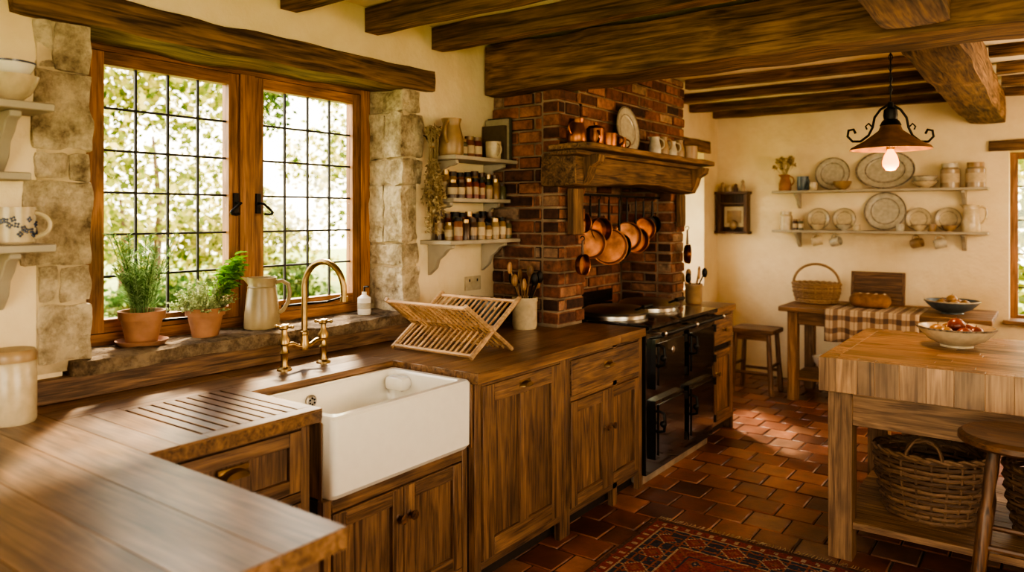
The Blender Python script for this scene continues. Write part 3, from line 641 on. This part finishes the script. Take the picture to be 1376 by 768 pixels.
wsh('power_socket',lambda b:(b.box(0.001,.009,3.27,3.41,1.1,1.18,CREAM),b.box(.009,.012,3.3,3.31,1.15,1.165,IRON),b.box(.009,.012,3.37,3.38,1.15,1.165,IRON)),bevel=.002)
wsh('toaster',lambda b:(b.rock(.05,.26,3.12,3.28,.908,1.08,plain('grey_enamel',(.05,.07,.08),.3,.3),0,.03,.03),b.box(.08,.23,3.165,3.185,1.078,1.083,IRON),b.box(.08,.23,3.215,3.235,1.078,1.083,IRON),b.box(.08,.24,3.14,3.26,.9,.91,IRON),b.box(.26,.275,3.19,3.21,1.02,1.035,CHROME)))
SPW=wood('spoon_wood',(.2,.1,.04),(.45,.27,.13),'Z')
def utens(b,x,y,z,r,h,mat,n,L,mw):
    b.lathe((x,y,z),[(0,0),(r*.9,0),(r,h*.1),(r,h*.85),(r*1.06,h*.9),(r*1.04,h),(r*.93,h),(r*.9,h*.1),(0,h*.08)],mat,26)
    for k in range(n):
        a=2*pi*k/n+.3; p0=Vector((x-math.cos(a)*r*.3,y-math.sin(a)*r*.3,z+.02)); l=L*R.uniform(.8,1.1); p1=Vector((x+math.cos(a)*r*1.3,y+math.sin(a)*r*1.0,z+l)); w=mw if k%4 else IRON
        b.tube([p0,p1],.005,w,6); b.sph(tuple(p1),.026,w,10,.35 if k%2 else .8,.8,1.4)
wsh('utensil_crock',lambda b:utens(b,.33,3.4,.9,.07,.175,CREAM,9,.31,SPW))
wsh('utensil_crock',lambda b:utens(b,.62,5.1,.9,.06,.14,TAN,6,.22,SPW))
# ------------------------------------------------------------ range cooker
b=B(); y0,y1=3.835,4.84
b.box(.1,.86,y0,y1,.06,.88,ENAM); b.box(.12,.83,y0+.02,y1-.02,0,.06,MORT)
b.rock(.08,.9,y0-.006,y1+.006,.88,.915,ENAM,0,.012,.1)
b.box(.08,.1,y0,y1,.915,1.0,ENAM)
for yy in (4.1,4.58):
    b.lathe((.52,yy,.915),[(0,0),(.19,0),(.19,.012),(.2,.014),(.205,.03),(.17,.052),(.08,.062),(0,.064)],CHROME,40)
    b.tube([(.68,yy-.05,.96),(.74,yy-.05,.985),(.74,yy+.05,.985),(.68,yy+.05,.96)],.007,IRON,8); b.tube([(.74,yy-.06,.987),(.74,yy+.06,.987)],.011,IRON,10)
def rdoor(ya,yb,za,zb,h=True):
    b.rock(.855,.895,ya,yb,za,zb,ENAM,0,.018,.05)
    b.box(.893,.899,ya+.03,yb-.03,za+.03,zb-.03,ENAM)
    zc=(za+zb)/2+.05
    b.tube([(.895,ya+.03,zc+.06),(.93,ya+.03,zc+.05),(.935,ya+.03,zc),(.93,ya+.03,zc-.05),(.895,ya+.03,zc-.06)],.009,IRON,8); b.sph((.925,ya+.03,zc-.01),.02,IRON,12)
    for zz in (za+.05,zb-.05): b.cyl((.893,yb+.002,zz-.02),.013,.045,IRON,10)
ym=4.34
rdoor(y0+.06,ym-.03,.53,.83); rdoor(y0+.06,ym-.03,.13,.48); rdoor(ym+.03,y1-.05,.53,.83); rdoor(ym+.03,y1-.05,.13,.48)
b.M=TR(.899,4.12,.74,0,0,pi/2); b.lathe((0,0,0),[(0,0),(.02,0),(.017,.004),(0,.005)],CHROME,20); b.M=None
b.tube([(.95,y0+.03,.865),(.95,y1-.03,.865)],.012,IRON,12)
for yy in (y0+.05,ym,y1-.05): b.tube([(.86,yy,.865),(.95,yy,.865)],.008,CHROME,8); b.sph((.95,yy,.865),.018,CHROME,12)
b.cyl((.2,3.98,.915),.055,.5,IRON,24); b.lathe((.2,3.98,1.1),[(.055,0),(.068,.005),(.068,.03),(.055,.035)],IRON,24); b.lathe((.2,3.98,.915),[(.055,0),(.08,0),(.08,.02),(.055,.05)],IRON,24); b.cyl((.2,3.98,1.4),.04,.34,IRON,20)
b.done('range_cooker')
# ------------------------------------------------------------ hanging pans
def pan(b,x,y,z,r,dp,L,ang,mat=COPPER,hm=None):
    hm=hm or IRON
    b.M=TR(x,y,z,ang)
    b.tube(arc((0,0,.0),.013,-pi/2,pi,8,'xz'),.003,IRON,6)
    b.tube([(0,0,-.013),(0,0,-L*.5),(0,0,-L)],[.006,.007,.01],hm,8)
    b.M=TR(x,y,z,ang)@Matrix.Translation((-.0,0,-L-r))@Matrix.Rotation(pi/2,4,'Y')
    b.lathe((0,0,-dp/2),[(0,0),(r*.93,0),(r*.97,.006),(r,dp),(r*1.04,dp+.002),(r*.97,dp),(r*.93,.008),(0,.006)],mat,32)
    b.M=None
b=B(); b.tube([(.38,3.83,1.66),(.38,5.04,1.66)],.008,IRON,10); b.done('pan_rail')
for (yy,r,dp,L,a,mt) in ((3.93,.06,.05,.1,-.3,COPPER),(4.04,.09,.08,.2,-.9,COPPER),(4.15,.075,.07,.13,-.5,COPPER),(4.28,.115,.1,.2,-1.0,COPPER),(4.42,.08,.05,.24,-.4,IRON),(4.53,.095,.07,.16,-.9,COPPER),(4.66,.085,.06,.2,-.7,COPPER),(4.78,.08,.05,.13,-.7,COPPER),(4.92,.06,.04,.12,-.5,IRON)):
    b=B(); pan(b,.38,yy,1.646,r,dp,L,a,mt); b.done('copper_saucepan' if mt is COPPER else 'iron_skillet')
b=B(); pan(b,.55,5.15,1.44,.07,.03,.12,.2,COPPER,darkw('Z')); b.done('copper_frying_pan')
b=B(); pan(b,.55,3.66,1.40,.06,.03,.09,.0,COPPER,darkw('Z')); b.done('copper_frying_pan')
# ------------------------------------------------------------ mantel objects
zm=1.926
wsh('copper_jug',lambda b:jug(b,(.59,3.53,zm),.055,.14,COPPER,-1.6))
wsh('copper_pot',lambda b:(mug(b,(.6,3.72,zm),.05,.1,COPPER,-.8),b.lathe((.6,3.72,zm+.1),[(.052,0),(.04,.015),(.01,.02),(.012,.035),(0,.037)],COPPER,20)))
wsh('copper_pot',lambda b:mug(b,(.6,3.86,zm),.058,.085,COPPER,.6))
wsh('copper_mug',lambda b:mug(b,(.6,4.02,zm),.036,.075,COPPER,.6))
wsh('serving_plate',lambda b:plate(b,(.545,4.25,zm),.15,SAGE,pi/2,.14,1,RIM))
wsh('small_jug',lambda b:jug(b,(.6,4.5,zm),.042,.12,SAGE,.5)); wsh('small_jug',lambda b:jug(b,(.6,4.62,zm),.042,.13,TAN,.5)); wsh('small_jug',lambda b:jug(b,(.6,4.75,zm),.045,.11,SAGE,.5))
wsh('small_vase',lambda b:jug(b,(.6,4.88,zm),.04,.13,TAN,.5,handle=False)); wsh('stoneware_pot',lambda b:mug(b,(.6,5.05,zm),.065,.1,TAN,.5,False))
# ------------------------------------------------------------ far wall
b=B()
for z_ in (1.76,1.40): b.box(.6,2.29,6.98,7.199,z_-.022,z_,SHELF)
for z_ in (1.738,1.378):
    for xx in (.78,2.1): bracket(b,xx,7.199,z_,.16,.14,.03,SHELF,'Y')
b.done('plate_shelf',.003,1)
ys=7.09; zu=1.7605; zl=1.4005
def dj(b):
    jug(b,(.69,ys,zu),.055,.15,TERRA,0)
    for k in range(34):
        a=R.uniform(0,2*pi); p0=Vector((.69,ys,zu+.12)); p1=p0+Vector((math.cos(a)*R.uniform(.02,.11),math.sin(a)*.06,R.uniform(.08,.2))); b.tube([p0,p1],.0015,DRY,3)
        for i in range(6): b.leaf(p1,(R.uniform(-1,1),R.uniform(-1,1),R.uniform(-1,1)),.03,.018,DRY)
wsh('jug_of_dried_flowers',dj)
wsh('blue_mug',lambda b:mug(b,(.85,ys,zu),.05,.13,BLUE,-.6)); wsh('egg_cup',lambda b:mug(b,(.96,7.03,zu),.033,.07,CREAM,-.6,False))
wsh('dinner_plate',lambda b:plate(b,(1.09,7.15,zu),.15,SAGE,0,.14,1,RIM)); wsh('stoneware_bowl',lambda b:bowl(b,(1.2,7.04,zu),.08,.075,TAN))
wsh('oval_platter',lambda b:plate(b,(1.52,7.15,zu),.17,SAGE,0,.14,1.4,RIM))
wsh('stacked_bowls',lambda b:(bowl(b,(1.84,7.06,zu),.095,.06,CREAM,RIM),bowl(b,(1.84,7.06,zu+.03),.095,.07,SAGE,RIM)))
GJ=plain('glass_jar_contents',(.36,.27,.17),.2)
for xx in (2.02,2.2):
    wsh('storage_jar',lambda b:jar(b,(xx,ys,zu),.07,.2,GJ,SAGE if xx<2.1 else TAN,PAPER,24))
wsh('lidded_canister',lambda b:jar(b,(.7,ys,zl),.055,.17,CREAM,CREAM,None,24))
def sj(b):
    for i,xx in enumerate((.79,.84)): jar(b,(xx,7.06,zl),.024,.1,sp[i+2],TAN,PAPER)
wsh('condiment_jars',sj)
for xx,r,bm in ((.97,.1,CREAM),(1.19,.1,SAGE),(1.52,.17,None),(1.78,.1,CREAM),(2.0,.1,TAN)):
    wsh('side_plate',lambda b:plate(b,(xx,7.155,zl),r,CREAM if bm else SAGE,0,.14,1,RIM))
    if bm: wsh('small_bowl',lambda b:bowl(b,(xx+.02,7.045,zl),.062,.055,bm,RIM))
wsh('small_cup',lambda b:(mug(b,(1.66,7.03,zl),.033,.06,SAGE,-1))); wsh('small_cup',lambda b:(mug(b,(1.90,7.03,zl),.03,.06,TAN,-1))); wsh('small_cup',lambda b:(mug(b,(1.32,7.03,zl),.03,.055,CREAM,-1)))
wsh('milk_jug',lambda b:tjug(b,(2.17,7.07,zl),.07,.22,CREAM,0))
for xx,m in ((.98,CREAM),(1.14,SAGE),(1.78,TAN),(1.95,SAGE)):
    def hm(b):
        b.M=TR(xx,7.05,1.3,R.uniform(-.4,.4))@Matrix.Rotation(pi*.42,4,'Y'); mug(b,(0,0,-.04),.04,.085,m,pi); b.M=None; b.tube([(xx,7.05,1.378),(xx,7.05,1.35),(xx+.01,7.05,1.34),(xx+.012,7.05,1.352)],.003,BRASS,6)
    wsh('hanging_mug',hm)
def fc(b):
    x0,x1,z0,z1=.03,.33,1.38,1.74
    b.box(x0,x1,7.185,7.199,z0,z1,darkw('Z')); b.box(x0,x0+.035,7.1,7.185,z0,z1,darkw('Z')); b.box(x1-.035,x1,7.1,7.185,z0,z1,darkw('Z')); b.box(x0-.015,x1+.015,7.08,7.199,z1,z1+.025,darkw('X')); b.box(x0-.015,x1+.015,7.08,7.199,z0-.025,z0,darkw('X')); b.box(x0+.035,x1-.035,7.1,7.185,z1-.1,z1-.08,darkw('X'))
    b.box(x0+.05,x1-.05,7.17,7.184,z0+.04,z1-.12,CREAM); b.box(x0+.08,x1-.08,7.165,7.171,z0+.08,z1-.16,TAN)
    b.sph((.18,7.14,z0+.06),.035,TAN,12,1,.7,1.4)
wsh('display_cabinet',fc,bevel=.002)
def figs(b):
    for xx,h,m in ((.08,.1,TAN),(.15,.07,CREAM),(.21,.08,darkw('Z')),(.28,.12,TAN)): b.lathe((xx,7.13,1.765),[(0,0),(.022,0),(.026,h*.3),(.014,h*.65),(.018,h*.8),(0,h)],m,14)
wsh('figurines',figs)
b=B(); tx0,tx1,ty0,ty1=.86,2.36,6.3,7.0
for i in range(5): b.box(tx0,tx1,ty0+i*.14,ty0+(i+1)*.14-.001,.74,.78,pinew('X'))
for xx in (tx0+.06,tx1-.14):
    for yy in (ty0+.05,ty1-.13): b.box(xx,xx+.08,yy,yy+.08,0,.74,pinew('Z'))
b.box(tx0+.14,tx1-.14,ty0+.07,ty0+.095,.63,.74,pinew('X')); b.box(tx0+.14,tx1-.14,ty1-.1,ty1-.075,.63,.74,pinew('X')); b.box(tx0+.08,tx0+.1,ty0+.13,ty1-.13,.63,.74,pinew('Y'))
for i in range(4): b.box(tx0+.07,tx1-.07,ty0+.08+i*.14,ty0+.215+i*.14,.17,.195,pinew('X'))
b.done('side_table',.005,1)
# plaid cloth
m,n,l,bs,o=newmat('plaid_cloth'); tc=n.new('ShaderNodeTexCoord'); sx=n.new('ShaderNodeSeparateXYZ'); l.new(tc.outputs['Object'],sx.inputs[0])
def band(sock,k,th,ph=0):
    a=n.new('ShaderNodeMath'); a.operation='MULTIPLY_ADD'; a.inputs[1].default_value=k; a.inputs[2].default_value=ph; l.new(sock,a.inputs[0])
    f=n.new('ShaderNodeMath'); f.operation='FRACT'; l.new(a.outputs[0],f.inputs[0]); g=n.new('ShaderNodeMath'); g.operation='LESS_THAN'; g.inputs[1].default_value=th; l.new(f.outputs[0],g.inputs[0]); return g.outputs[0]
ad=n.new('ShaderNodeMath'); ad.operation='SUBTRACT'; l.new(sx.outputs[1],ad.inputs[0]); l.new(sx.outputs[2],ad.inputs[1])
s1=n.new('ShaderNodeMath'); s1.operation='ADD'; l.new(band(sx.outputs[0],11,.4),s1.inputs[0]); l.new(band(ad.outputs[0],11,.4),s1.inputs[1])
s2=n.new('ShaderNodeMath'); s2.operation='MULTIPLY_ADD'; l.new(band(sx.outputs[0],11,.1,.3),s2.inputs[0]); s2.inputs[1].default_value=.6; l.new(s1.outputs[0],s2.inputs[2])
r=n.new('ShaderNodeValToRGB'); e=r.color_ramp.elements; e.new(.5); e[0].color=rgba((.58,.45,.31)); e[1].position=.45; e[1].color=rgba((.3,.2,.13)); e[2].position=1; e[2].color=rgba((.09,.06,.05))
mm=n.new('ShaderNodeMath'); mm.operation='MULTIPLY'; mm.inputs[1].default_value=.45; l.new(s2.outputs[0],mm.inputs[0]); l.new(mm.outputs[0],r.inputs['Fac']); l.new(r.outputs['Color'],bs.inputs['Base Color']); bs.inputs['Roughness'].default_value=.95
b=B(); xs=[1.23+.67*i/40 for i in range(41)]; prof=[(6.8,.784),(6.6,.784),(6.4,.784),(6.31,.786),(6.292,.778),(6.288,.74),(6.286,.68),(6.284,.6),(6.285,.53)]
vs=[];fs=[]
for k,(y_,z_) in enumerate(prof):
    for i,x_ in enumerate(xs): vs.append((x_,y_-(.012*math.sin(i*.6)+.012)*max(0,(.78-z_))*4,z_))
for k in range(len(prof)-1):
    for i in range(40): fs.append((k*41+i,k*41+i+1,(k+1)*41+i+1,(k+1)*41+i))
b.add(vs,fs,m); ob=b.done('plaid_tablecloth'); md=ob.modifiers.new('s','SOLIDIFY'); md.thickness=.003; md.offset=1
def basket(b,c,rx,ry,h,mat,rows=12,flare=.82,handle=None,handles2=False):
    stakes=22
    for k in range(rows):
        t=k/(rows-1); s=flare+(1-flare)*math.sin(t*pi/2); pts=[]
        for i in range(stakes*2):
            a=2*pi*i/(stakes*2); w=1+((.035 if (i//2+k)%2 else -.035) if i%2==0 else 0); pts.append((c[0]+rx*s*w*math.cos(a),c[1]+ry*s*w*math.sin(a),c[2]+.008+(h-.02)*t))
        b.tube(pts,h/rows*.46,mat,6,True)
    for i in range(stakes):
        a=2*pi*i/stakes; b.tube([(c[0]+rx*(flare+(1-flare)*math.sin(t*pi/2))*math.cos(a),c[1]+ry*(flare+(1-flare)*math.sin(t*pi/2))*math.sin(a),c[2]+.006+h*t*.98) for t in (0,.25,.5,.75,1)],.007,mat,5)
    for s_ in (0,1): b.tube([(c[0]+rx*(1.01+.03*math.sin(i*pi/2+s_*pi))*math.cos(2*pi*i/44),c[1]+ry*(1.01+.03*math.sin(i*pi/2+s_*pi))*math.sin(2*pi*i/44),c[2]+h+.008*math.cos(i*pi/2+s_*pi)) for i in range(44)],.01,mat,7,True)
    b.lathe((c[0],c[1],c[2]),[(0,0),(rx*flare,0),(rx*flare,.012),(0,.012)],mat,30,1,ry/rx)
    if handle: b.tube([(c[0]+rx*math.cos(t),c[1],c[2]+h+handle*math.sin(t)) for t in [i*pi/16 for i in range(17)]],.011,mat,7)
    if handles2:
        for sg in (-1,1):
            for q in (0,1): b.tube([(c[0]+rx*.32*math.cos(t),c[1]+sg*ry*.97+.006*math.sin(3*t+q*pi),c[2]+h+.085*math.sin(t)+.006*math.cos(5*t+q*pi)) for t in [i*pi/14 for i in range(15)]],.008,mat,7)
b=B(); basket(b,(1.06,6.72,.785),.19,.14,.16,WICKL,9,.85,.17); b.done('bread_basket')
wsh('chopping_board',lambda b:(setattr(b,'M',TR(1.5,6.95,.781,0,-.12)),b.box(-.19,.19,-.02,0,0,.27,oak('X')),b.box(-.21,-.19,-.024,.002,0,.27,oak('Z')),b.box(.19,.21,-.024,.002,0,.27,oak('Z'))),bevel=.003)
def loaf(b):
    b.rock(1.36,1.66,6.49,6.64,.79,.9,island('bread_crust',[(0,(.3,.15,.06)),(1,(.3,.15,.06))],.85,10,.5,.9),.006,.052,.015,3,20)
    for k in range(4): b.tube([(1.41+k*.06,6.52,.886),(1.44+k*.06,6.565,.902),(1.45+k*.06,6.61,.888)],.006,PAPER,6)
wsh('bread_loaf',loaf)
def fruit(b,c,r,n,cols):
    for k in range(n):
        a=2*pi*k/max(1,n-1); rr=r if k<n-1 else 0; m=R.choice(cols); q=(c[0]+rr*math.cos(a),c[1]+rr*math.sin(a),c[2]+(0 if rr else .035)); b.sph(q,.04,m,16,1,1,.92); b.tube([(q[0],q[1],q[2]+.033),(q[0]+.003,q[1],q[2]+.045)],.002,darkw('Z'),5)
AP=[plain('red_apple',(.22,.05,.03),.3,var=.5,scale=14),plain('yellow_apple',(.36,.2,.07),.3,var=.4,scale=14)]
wsh('blue_fruit_bowl',lambda b:(bowl(b,(2.08,6.62,.78),.19,.1,BLUE,SAGE),fruit(b,(2.08,6.62,.85),.085,6,[AP[1]])))
wsh('white_basin',lambda b:bowl(b,(1.22,6.6,.196),.16,.15,WHITE)); wsh('wicker_hamper',lambda b:basket(b,(1.75,6.65,.196),.22,.18,.2,WICKL,9))
def stool4(b,x0,x1,y0,y1,h,W):
    b.rock(x0,x1,y0,y1,h-.045,h,W('X'),.002,.014,.04)
    for sx_,xx in ((-1,x0+.05),(1,x1-.05)):
        for sy_,yy in ((-1,y0+.05),(1,y1-.05)): b.tube([(xx,yy,h-.03),(xx+sx_*.03,yy+sy_*.02,0)],[.02,.024],W('Z'),8)
    for yy in (y0+.04,y1-.04): b.tube([(x0+.035,yy,.18),(x1-.035,yy,.18)],.013,W('X'),8)
    for xx in (x0+.035,x1-.035): b.tube([(xx,y0+.04,.24),(xx,y1-.04,.24)],.013,W('Y'),8)
    b.box(x0+.06,x1-.06,y0+.045,y0+.06,h-.1,h-.04,W('X'))
wsh('wooden_stool',lambda b:stool4(b,.42,.8,6.35,6.68,.56,oak))
# ------------------------------------------------------------ island
b=B(); ix0,ix1,iy0,iy1=1.87,3.15,3.5,4.55
nn=16; w=(iy1-iy0)/nn
for i in range(nn):
    cuts=[ix0]; q=ix0+R.uniform(.05,.12)
    if i in (0,nn-1):
        while q<ix1-.06: cuts.append(q); q+=R.uniform(.07,.11)
    else:
        q=ix0+.07 
        while q<ix1-.2: cuts.append(q); q+=R.uniform(.35,.6)
    cuts.append(ix1)
    for p,q in zip(cuts,cuts[1:]): b.box(p+.0001,q-.0001,iy0+i*w+.0001,iy0+(i+1)*w-.0001,.75,.9,blkw('Z' if (i in (0,nn-1) or p<ix0+.01) else 'X'))
for xx in (ix0+.03,ix1-.13):
    for yy in (iy0+.04,iy1-.14): b.box(xx,xx+.1,yy,yy+.1,0,.75,pinew('Z'))
b.box(ix0+.13,ix1-.13,iy0+.055,iy0+.08,.6,.75,pinew('X')); b.box(ix0+.13,ix1-.13,iy1-.08,iy1-.055,.6,.75,pinew('X')); b.box(ix0+.055,ix0+.08,iy0+.14,iy1-.14,.6,.75,pinew('Y')); b.box(ix1-.08,ix1-.055,iy0+.14,iy1-.14,.6,.75,pinew('Y'))
for i in range(7): b.box(ix0+.06,ix1-.06,iy0+.06+i*.133,iy0+.19+i*.133,.14,.17,pinew('X'))
b.done('butcher_block_island',.0015,1)
wsh('fruit_bowl',lambda b:(bowl(b,(2.34,4.16,.9005),.17,.095,CREAM,RIM),fruit(b,(2.34,4.16,.965),.08,7,AP)))
wsh('wicker_basket',lambda b:(basket(b,(2.26,3.86,.171),.22,.17,.29,WICK,13,.8,None,True))); wsh('wicker_basket',lambda b:basket(b,(2.75,3.86,.171),.2,.17,.3,WICK,13,.8,None,True)); wsh('wicker_basket',lambda b:basket(b,(2.3,4.26,.171),.2,.15,.33,WICKL,15,.85))
def rst(b):
    cx,cy,h=2.62,3.24,.74
    b.lathe((cx,cy,h-.04),[(0,0),(.17,0),(.19,.012),(.19,.03),(.175,.042),(.1,.036),(0,.034)],darkw('X'),36)
    for k in range(4):
        a=pi/4+k*pi/2; p0=Vector((cx+.1*math.cos(a),cy+.1*math.sin(a),h-.03)); p1=Vector((cx+.2*math.cos(a),cy+.2*math.sin(a),0)); b.tube([p0.lerp(p1,t) for t in (0,.2,.3,.35,.6,.8,1)],[.017,.021,.016,.024,.022,.017,.013],darkw('Z'),12)
    for k in range(4):
        a=pi/4+k*pi/2; c_=a+pi/2
        rr=.165 if k%2 else .15; z_=.25 if k%2 else .35
        b.tube([(cx+rr*math.cos(a),cy+rr*math.sin(a),z_),(cx+rr*math.cos(c_),cy+rr*math.sin(c_),z_)],.011,darkw('X'),8)
wsh('bar_stool',rst)
# ------------------------------------------------------------ rug
pal=[plain('rug_'+nme,c,.98,var=.35,scale=90,bump=.6) for nme,c in (('red',(.2,.035,.025)),('navy',(.03,.03,.045)),('cream',(.34,.24,.14)),('rust',(.24,.08,.04)),('brown',(.09,.04,.025)))]
b=B(); rx0,rx1,ry0,ry1=1.1,2.41,1.2,3.46; c=.01; nx=int((rx1-rx0)/c); ny=int((ry1-ry0)/c)
vs=[(rx0+i*c,ry0+j*c,.0085+.0012*math.sin(i*.9)*math.sin(j*.8)) for j in range(ny+1) for i in range(nx+1)]
groups={}
for j in range(ny):
    for i in range(nx):
        e=min(i,j,nx-1-i,ny-1-j); mi_=min(i,nx-1-i); mj=min(j,ny-1-j); t=(i if mj<mi_ else j)
        if e<2: k=4
        elif e<7: k=2 if (t//2)%3==0 and 2<e<6 else 0
        elif e<8: k=2
        elif e<23:
            p=t%18-9; q=e-15
            d=abs(p)+abs(q); k=2 if d==6 else 3 if d<3 else 0 if d<7 else (3 if (p*q)%5==0 else 1)
        elif e<24: k=2
        elif e<30: k=0 if (t+e)//2%3 else 3
        elif e<31: k=1
        else:
            p=abs((i-nx//2)); q=abs((j-ny//2)); d=p*1.3+q
            u,v=i%14-7,j%14-7; f=abs(u)+abs(v)
            if d<18: k=[2,3,1][int(d)//6]
            elif d<50: k=1 if f not in(3,4) else 3
            elif d<53: k=2
            elif d<80: k=0 if f>3 else (2 if f<2 else 1)
            else: k=0 if f>4 else (3 if f>2 else 2 if f==0 else 1)
        if R.random()<.06: k=R.choice((0,3,4))
        groups.setdefault(k,[]).append((j*(nx+1)+i,j*(nx+1)+i+1,(j+1)*(nx+1)+i+1,(j+1)*(nx+1)+i))
b.v+=vs
for k,fs in groups.items():
    b.mats.append(pal[k]); b.mi+=[len(b.mats)-1]*len(fs); b.f+=[list(f) for f in fs]
b.box(rx0,rx1,ry0,ry1,.0015,.0065,pal[4])
for i in range(90):
    xx=rx0+.01+i*(rx1-rx0-.02)/89
    b.tube([(xx,ry1,.006),(xx+R.uniform(-.006,.006),ry1+.02,.004),(xx+R.uniform(-.01,.01),ry1+.04,.004)],.002,pal[2],4)
b.done('persian_rug')
# ------------------------------------------------------------ pendant
px_,py_=2.06,4.12
b=B()
SH=plain('bronze_shade',(.24,.12,.055),.5,.3,var=.45,scale=14)
b.lathe((px_,py_,2.475),[(0,0),(.02,-.035),(.05,-.02),(.05,0)],IRON,20)
b.tube([(px_,py_,2.45),(px_,py_,2.1)],.003,IRON,6)
for k in range(12):
    z_=2.425-k*.026; b.M=TR(px_,py_,z_,(k%2)*pi/2); b.tube([(.008*math.cos(t),0,.016*math.sin(t)) for t in [i*2*pi/10 for i in range(10)]],.0025,IRON,5,True); b.M=None
b.lathe((px_,py_,1.93),[(0,.17),(.012,.165),(.016,.14),(.03,.13),(.034,.1),(.03,.08),(.04,.07),(.05,.05)],IRON,24)
b.lathe((px_,py_,1.86),[(.045,.12),(.055,.095),(.12,.045),(.18,.012),(.188,.0),(.18,.0),(.173,.01),(.115,.037),(.05,.087),(.04,.11)],SH,48)
for sg in (-1,1):
    d=Vector((.807,.5906,0))*sg
    P=lambda r,z:(px_+d.x*r,py_+d.y*r,z)
    b.tube([P(.015,2.08),P(.05,2.06),P(.08,2.02),P(.09,1.97),P(.11,1.93),P(.15,1.9),P(.19,1.9),P(.215,1.925),P(.21,1.955),P(.185,1.96),P(.175,1.94)],.006,IRON,8)
    b.tube([P(.09,1.97),P(.11,1.99),P(.125,1.975),P(.118,1.96)],.004,IRON,6)
b.cyl((px_,py_,1.86),.02,.1,BRASS)
b.done('pendant_lamp')
b=B(); b.lathe((px_,py_,1.753),[(0,0),(.02,.004),(.036,.025),(.038,.045),(.03,.075),(.016,.1),(.014,.107),(0,.107)],emis('bulb_glow',(1,.27,.035),5),24); b.done('light_bulb')
def light(kind,name,loc,e,col,**k):
    L=bpy.data.lights.new(name,kind); L.energy=e; L.color=col
    for a,v in k.items(): setattr(L,a,v)
    o=bpy.data.objects.new(name,L); o.location=loc; bpy.context.scene.collection.objects.link(o); return o
light('POINT','pendant_light',(px_,py_,1.68),18,(1,.58,.28),shadow_soft_size=.05)
light('POINT','room_fill_light',(3.5,.6,1.95),46,(1,.77,.52),shadow_soft_size=.4)  # added fill light without a fixture, brightens the near end of the room
light('POINT','room_fill_light',(3.6,5.4,1.75),78,(1,.78,.54),shadow_soft_size=.4)  # second added fill, out of view, lifts the far end
s=light('SUN','sun',(0,0,5),13,(1,.81,.54),angle=.1)
s.rotation_euler=Vector((.62,-.5,-.72)).to_track_quat('-Z','Y').to_euler()
w=bpy.data.worlds.new('World'); bpy.context.scene.world=w; w.use_nodes=True; n=w.node_tree.nodes; l=w.node_tree.links
bg=n['Background']; tc=n.new('ShaderNodeTexCoord'); sx=n.new('ShaderNodeSeparateXYZ'); l.new(tc.outputs['Generated'],sx.inputs[0]); r=n.new('ShaderNodeValToRGB')
r.color_ramp.elements[0].color=(1,.87,.62,1); r.color_ramp.elements[1].color=(.9,.9,.92,1); r.color_ramp.elements[1].position=.8; l.new(sx.outputs[2],r.inputs['Fac']); l.new(r.outputs['Color'],bg.inputs['Color']); bg.inputs['Strength'].default_value=8.5
cd=bpy.data.cameras.new('camera'); co=bpy.data.objects.new('camera',cd); bpy.context.scene.collection.objects.link(co)
co.location=(2.73,0,1.528); co.rotation_euler=(pi/2,0,math.atan2(.5906,.807)); cd.sensor_width=36; cd.lens=26.163; cd.shift_y=-94/1376; cd.clip_start=.05
cd.dof.use_dof=True; cd.dof.focus_distance=3.3; cd.dof.aperture_fstop=1.8
bpy.context.scene.camera=co
try:
    bpy.context.scene.view_settings.view_transform='AgX'; bpy.context.scene.view_settings.look='AgX - High Contrast'
except Exception: pass
